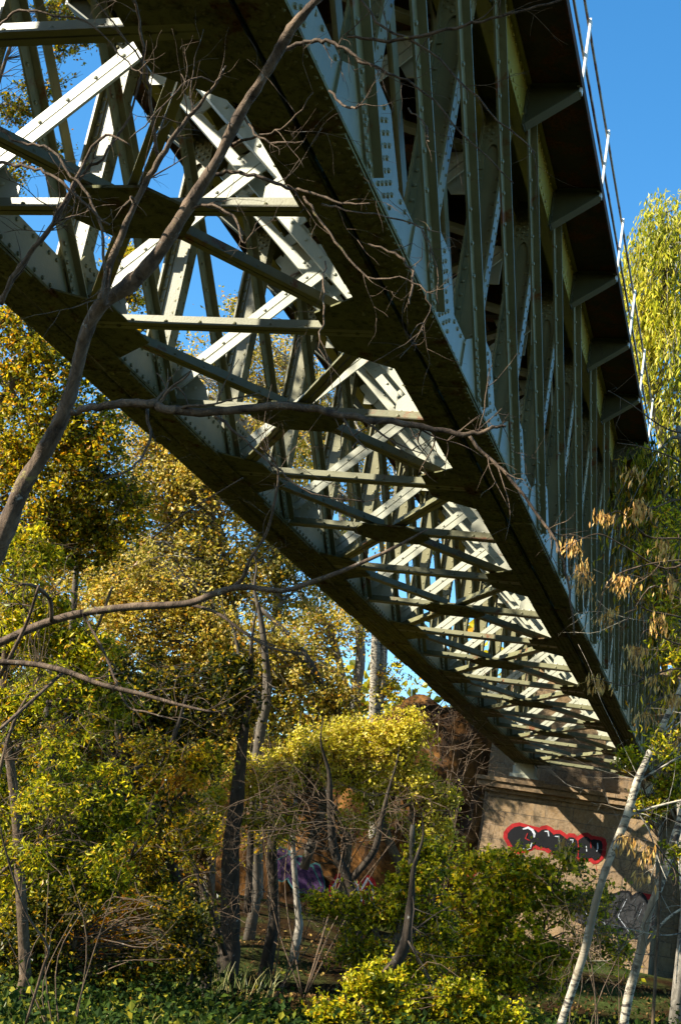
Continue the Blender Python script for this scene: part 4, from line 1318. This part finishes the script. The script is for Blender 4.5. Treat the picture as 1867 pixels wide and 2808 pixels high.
# --- bare foreground tree crossing the left of the picture
D0 = 6.0
base = np.array(at(-420, 2500, D0))
base[2] = ground_z(base[0], base[1]) - .1
bare = empty('bare_tree', tuple(base), 'leafless brown tree whose crooked limb crosses in front of the bridge from the left', 'tree')
mb = MB()
main = [(-420, 2500, 40), (-260, 1950, 36), (-120, 1600, 30), (-50, 1390, 27), (0, 1255, 24), (55, 1120, 22), (105, 1035, 21), (148, 950, 20), (178, 850, 17), (198, 770, 17), (232, 705, 19), (300, 655, 20), (352, 600, 19), (400, 530, 17),
        (452, 445, 16), (500, 370, 14), (560, 250, 14), (600, 190, 13), (640, 120, 14), (676, 60, 14), (720, 10, 11), (790, -60, 9)]
paths = [main]
sec = [
    [(236, 700, 12), (250, 620, 9), (290, 520, 8), (330, 430, 7), (366, 370, 7), (420, 290, 5), (470, 225, 4), (500, 190, 3), (520, 150, 2)],
    [(366, 370, 5), (356, 300, 4), (344, 220, 4), (332, 120, 3.5), (318, 20, 3), (300, -30, 2)],
    [(0, 700, 6), (50, 610, 5.5), (110, 530, 5), (170, 425, 4), (235, 315, 3.5), (300, 330, 2)],
    [(-60, 720, 6), (0, 690, 6), (60, 600, 5), (130, 505, 5), (190, 400, 4), (250, 350, 3), (330, 170, 2.5), (265, 60, 2), (200, -20, 1.5)],
    [(0, 375, 4), (60, 385, 4), (110, 400, 3.5), (180, 455, 3.5), (250, 520, 3)],
    [(-20, 280, 4), (10, 300, 4), (50, 330, 3), (110, 340, 3), (160, 400, 3), (215, 470, 3), (240, 600, 3.4), (235, 690, 4)],
    [(0, 60, 3), (40, 25, 3), (130, 35, 2.5), (210, 55, 2), (300, 150, 1.8), (330, 170, 1.2)],
    [(166, 955, 8), (200, 940, 9), (270, 930, 10), (350, 931, 11), (390, 945, 11), (500, 947, 10), (650, 936, 10), (780, 956, 9), (900, 972, 8), (1000, 990, 6.5), (1070, 1000, 6), (1120, 990, 4.5), (1165, 980, 3)],
    [(1072, 1000, 4), (1130, 1060, 4), (1180, 1110, 4), (1250, 1200, 3.6), (1285, 1260, 3), (1308, 1350, 2.8), (1322, 1460, 2)],
    [(490, 950, 4), (560, 1010, 3), (640, 1080, 2.5), (700, 1130, 2), (840, 1160, 1.6)],
    [(340, 940, 4), (345, 1020, 3), (300, 1080, 2.4), (230, 1110, 1.6)],
    [(452, 445, 6), (500, 400, 5), (570, 402, 4.5), (640, 425, 4), (700, 440, 3.5), (780, 465, 3), (850, 470, 2)],
    [(700, 450, 3), (740, 510, 3), (800, 590, 2.6), (850, 640, 2.2), (930, 640, 1.8), (990, 690, 1.5), (960, 770, 1.2), (860, 830, 1)],
    [(420, 500, 5), (470, 470, 3.5), (540, 500, 3), (560, 560, 2), (600, 500, 1.2)],
    [(640, 120, 6), (700, 100, 5), (740, 95, 5), (790, 110, 4), (830, 140, 4), (890, 165, 3), (960, 200, 2.6), (1060, 300, 2), (1180, 420, 1.6)],
    [(800, 85, 3), (870, 92, 4), (950, 88, 4), (1060, 62, 4), (1130, 42, 3), (1250, 10, 2.5), (1340, -10, 2)],
    [(820, -20, 3), (880, 60, 3), (1000, 130, 2.6), (1130, 260, 2.2), (1230, 350, 1.6)],
    [(540, 330, 4), (600, 310, 2.6), (660, 290, 2), (720, 215, 1.5)],
    [(560, 260, 3), (600, 320, 2.4), (700, 330, 2)],
    [(740, 470, 3), (830, 490, 2), (960, 520, 2), (1000, 600, 1.6), (1010, 700, 1.2)],
    [(850, 560, 2), (920, 590, 3), (950, 640, 3), (940, 700, 2)],
    [(750, 600, 2), (745, 700, 2), (735, 800, 1.6)],
    [(500, 190, 2), (440, 180, 2), (380, 240, 1.6), (300, 320, 1.4)],
    [(940, 250, 2), (980, 290, 2), (985, 330, 1.6)], [(760, 210, 3), (800, 250, 3), (840, 240, 2)]]
paths2 = sec
P_, Rr = px_path(main, 6.6, 5.6, 110)
P_[:, :] += 0
Rr = Rr * .88 * (1 + .07 * np.sin(np.arange(len(Rr)) * .9) * np.sin(np.arange(len(Rr)) * .37))
mb.tube(P_ - base, Rr, 12, .07)
for i, s in enumerate(sec):
    f0 = D0 - .15 + .3 * rng.random()
    P2, R2 = px_path(s, f0, f0 - .25)
    P2 = P2 + rng.normal(size=P2.shape) * .004
    mb.tube(P2 - base, R2, 7, .06)
    for _ in range(int(len(s) * 1.1)):
        j = rng.integers(3, len(P2))
        tdir = norm(P2[min(j, len(P2) - 1)] - P2[j - 2])
        twig(mb, P2[j] - base, tdir + rng.normal(size=3) * .7, rng.uniform(.1, .42), max(.0022, R2[j] * .4), 1, 4, .36)
mb.build('trunk', M['branch'], bare, True)

base = np.array(at(-300, 2300, 7.5))
base[2] = ground_z(base[0], base[1]) - .1
low = empty('low_tree', tuple(base), 'mossy thin limbs arching in from the left below the bare tree', 'tree')
mb = MB()
P_, Rr = px_path([(-300, 2300, 24), (-240, 1900, 20), (-170, 1650, 16), (-80, 1520, 11), (0, 1480, 9.5), (100, 1437, 9.5), (190, 1412, 9), (300, 1398, 9), (430, 1390, 8), (500, 1365, 8), (560, 1352, 7), (650, 1360, 6), (720, 1340, 6), (800, 1310, 5), (900, 1265, 4), (985, 1218, 2)], 7.5, 7.0, 90)
mb.tube(np.vstack([base[None], P_]) - base, np.concatenate([[Rr[0]], Rr]), 8, .05)
for s in [[(530, 1358, 5), (560, 1330, 5), (575, 1290, 4), (610, 1235, 3.5), (630, 1170, 3), (640, 1080, 2.4), (600, 1030, 1.5)],
          [(430, 1390, 4), (500, 1412, 4), (560, 1455, 3.5), (620, 1490, 3), (690, 1506, 2)],
          [(-90, 1530, 8), (0, 1524, 7), (80, 1530, 7), (150, 1545, 7), (230, 1575, 6), (330, 1600, 5), (420, 1625, 4), (490, 1640, 2.5)],
          [(120, 1430, 5), (115, 1380, 5), (80, 1350, 4), (50, 1345, 3)], [(190, 1412, 3), (240, 1500, 3), (290, 1620, 2.6), (340, 1640, 2), (410, 1660, 1.4)],
          [(350, 1240, 2), (430, 1180, 2), (560, 1100, 1.6)], [(150, 1545, 4), (90, 1600, 4), (0, 1680, 4)], [(0, 1560, 5), (60, 1440, 4), (90, 1350, 3)],
          [(60, 2358, 3), (100, 2230, 4), (110, 2180, 3), (60, 2100, 2.6), (20, 1980, 2.4), (0, 1900, 2)]]:
    P2, R2 = px_path(s, 7.3, 7.0)
    mb.tube(P2 - base, R2, 7, .06)
    for _ in range(len(s)):
        j = rng.integers(3, len(P2))
        twig(mb, P2[j] - base, norm(P2[j - 1] - P2[j - 3]) + rng.normal(size=3) * .8, rng.uniform(.12, .5), max(.002, R2[j] * .4), 2, 4, .38)
mb.build('trunk', M['branch'], low, True)

# tangle of bare twigs in the thicket and by the elm
for (lab, d, cx_, cy_, rx_, ry_, n, nm) in [('pale bare twigs tangled through the left thicket', 13, 220, 1850, 230, 300, 46, 'bare_bush'),
                               ('tangle of thin bare twigs under the yellow elm boughs', 23, 760, 1880, 200, 60, 60, 'bare_bush'),
                               ('dry grey-brown twig tangle low at the right of the pier', 11, 1400, 2130, 90, 110, 50, 'bare_bush'),
                               ('curly bare creeper stems on the brown wall above the cornice', 31, 1040, 1740, 50, 110, 34, 'creeper'),
                               ('bare brown twigs in the dark hollow', 20, 640, 2080, 160, 90, 40, 'bare_bush')]:
    b0_ = at(cx_, cy_ + ry_, d)
    base = np.array((b0_[0], b0_[1], ground_z(b0_[0], b0_[1])))
    mb = MB()
    for _ in range(n):
        p = at(cx_ + rng.uniform(-1, 1) * rx_, cy_ + rng.uniform(-1, 1) * ry_, d + rng.uniform(-.8, .8))
        twig(mb, p - base, rng.normal(size=3) + (0, 0, .2), rng.uniform(.3, 1.0) * d / 14, mpp(d) * 1.0, 2, 4, .5)
    for _ in range(6):
        p = at(cx_ + rng.uniform(-1, 1) * rx_, cy_ + rng.uniform(-.6, 1) * ry_, d)
        mb.tube(spline([np.zeros(3), (p - base) * .5 + rng.normal(size=3) * .15, p - base], 10), np.linspace(mpp(d) * 2.2, mpp(d) * .8, 10), 5)
    o = mb.build(nm, M['twig'], None, True, loc=tuple(base))
    tag(o, lab, 'creeper' if nm == 'creeper' else 'bush')

# --- far woodland, undergrowth, grass, leaf litter
def scatter_world(n, xr, yr, zf):
    x = rng.uniform(*xr, n)
    y = rng.uniform(*yr, n)
    return np.stack([x, y, zf(x, y)], 1)


gzv = np.vectorize(ground_z)
lb = MB()
pts = []
for _ in range(760):
    az = R(rng.uniform(-42, 14))
    dist = rng.uniform(52, 95)
    x, y = CAM[0] + dist * math.sin(az), CAM[1] + dist * math.cos(az)
    top = 7.5 + 4 * rng.random() + (3 if az > R(-12) else 0)
    c0 = np.array((x, y, ground_z(x, y) + rng.uniform(0, top)))
    pts.append(c0 + rng.normal(size=(60, 3)) * (1.9, 1.9, 1.1))
lb.leaves(np.vstack(pts), .5, .7, .2)
tag(lb.build('far_woodland', LM['mixed']), 'distant autumn woodland massed behind the near trees', 'woodland', kind='stuff')
lb = MB()
pts = []
for _ in range(500):
    x = rng.uniform(-24, -3)
    y = rng.uniform(38.5, 46)
    c0 = np.array((x, y, ground_z(x, y) + rng.uniform(0, 6)))
    pts.append(c0 + rng.normal(size=(45, 3)) * (.8, .8, .6))
lb.leaves(np.vstack(pts), .22, .6, .2)
tag(lb.build('far_thicket', LM['dark']), 'dark green thicket growing behind the brown retaining wall', 'thicket', kind='stuff')

lb = MB()
pts = []
for _ in range(4600):
    d = rng.uniform(8, 25)
    px = rng.uniform(-150, 1700)
    v = at(px, 2350, 1.0) - CAM
    v = v / np.hypot(v[0], v[1])
    x, y = CAM[0] + v[0] * d, CAM[1] + v[1] * d
    if 430 < px < 900 and d > 19: continue
    hh = .25 + .35 * rng.random() + (.25 if px > 900 else 0)
    c0 = np.array((x, y, ground_z(x, y) + hh * .4))
    pts.append(c0 + rng.normal(size=(30, 3)) * (.28, .28, hh * .35))
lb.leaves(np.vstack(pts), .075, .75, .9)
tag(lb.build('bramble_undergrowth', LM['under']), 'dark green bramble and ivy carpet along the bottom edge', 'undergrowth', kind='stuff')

gb = MB()
V, Q = [], []
n = 4200
d = rng.uniform(11, 26, n)
px = np.concatenate([rng.uniform(-100, 620, n * 2 // 5), rng.uniform(1150, 1700, n - n * 2 // 5)])
x = np.zeros(n); y = np.zeros(n)
for i in range(n):
    v = at(px[i], 2350, 1.0) - CAM
    v = v / np.hypot(v[0], v[1])
    x[i], y[i] = CAM[0] + v[0] * d[i], CAM[1] + v[1] * d[i]
z = gzv(x, y)
hh = rng.uniform(.2, .6, n)
lean = rng.normal(size=(n, 2)) * .28
sd_ = rng.normal(size=(n, 2))
sd_ /= np.linalg.norm(sd_, axis=1)[:, None]
wd = .007
b_ = np.stack([x, y, z], 1)
s3 = np.concatenate([sd_ * wd, np.zeros((n, 1))], 1)
m1 = b_ + np.concatenate([lean * .35, np.full((n, 1), .55)], 1) * hh[:, None]
t1 = b_ + np.concatenate([lean, np.full((n, 1), .9)], 1) * hh[:, None]
vs = np.stack([b_ - s3, b_ + s3, m1 + s3, m1 - s3, t1 + s3 * .2, t1 - s3 * .2], 1).reshape(-1, 3)
i6 = np.arange(n)[:, None] * 6
gb.add(vs, np.vstack([i6 + np.array([0, 1, 2, 3]), i6 + np.array([3, 2, 4, 5])]))
tag(gb.build('tall_grass', LM['grass']), 'long green and straw coloured grass on the river bank', 'grass', kind='stuff')

lb = MB()
n = 16000
px = rng.uniform(-100, 1650, n)
d = rng.uniform(12, 34, n)
x = np.zeros(n); y = np.zeros(n)
for i in range(n):
    v = at(px[i], 2350, 1.0) - CAM
    v = v / np.hypot(v[0], v[1])
    x[i], y[i] = CAM[0] + v[0] * d[i], CAM[1] + v[1] * d[i]
lb.leaves(np.stack([x, y, gzv(x, y) + .03], 1), .09, .7, 2.5)
tag(lb.build('leaf_litter', LM['litter']), 'brown fallen leaves covering the forest floor', 'leaf litter', kind='stuff')
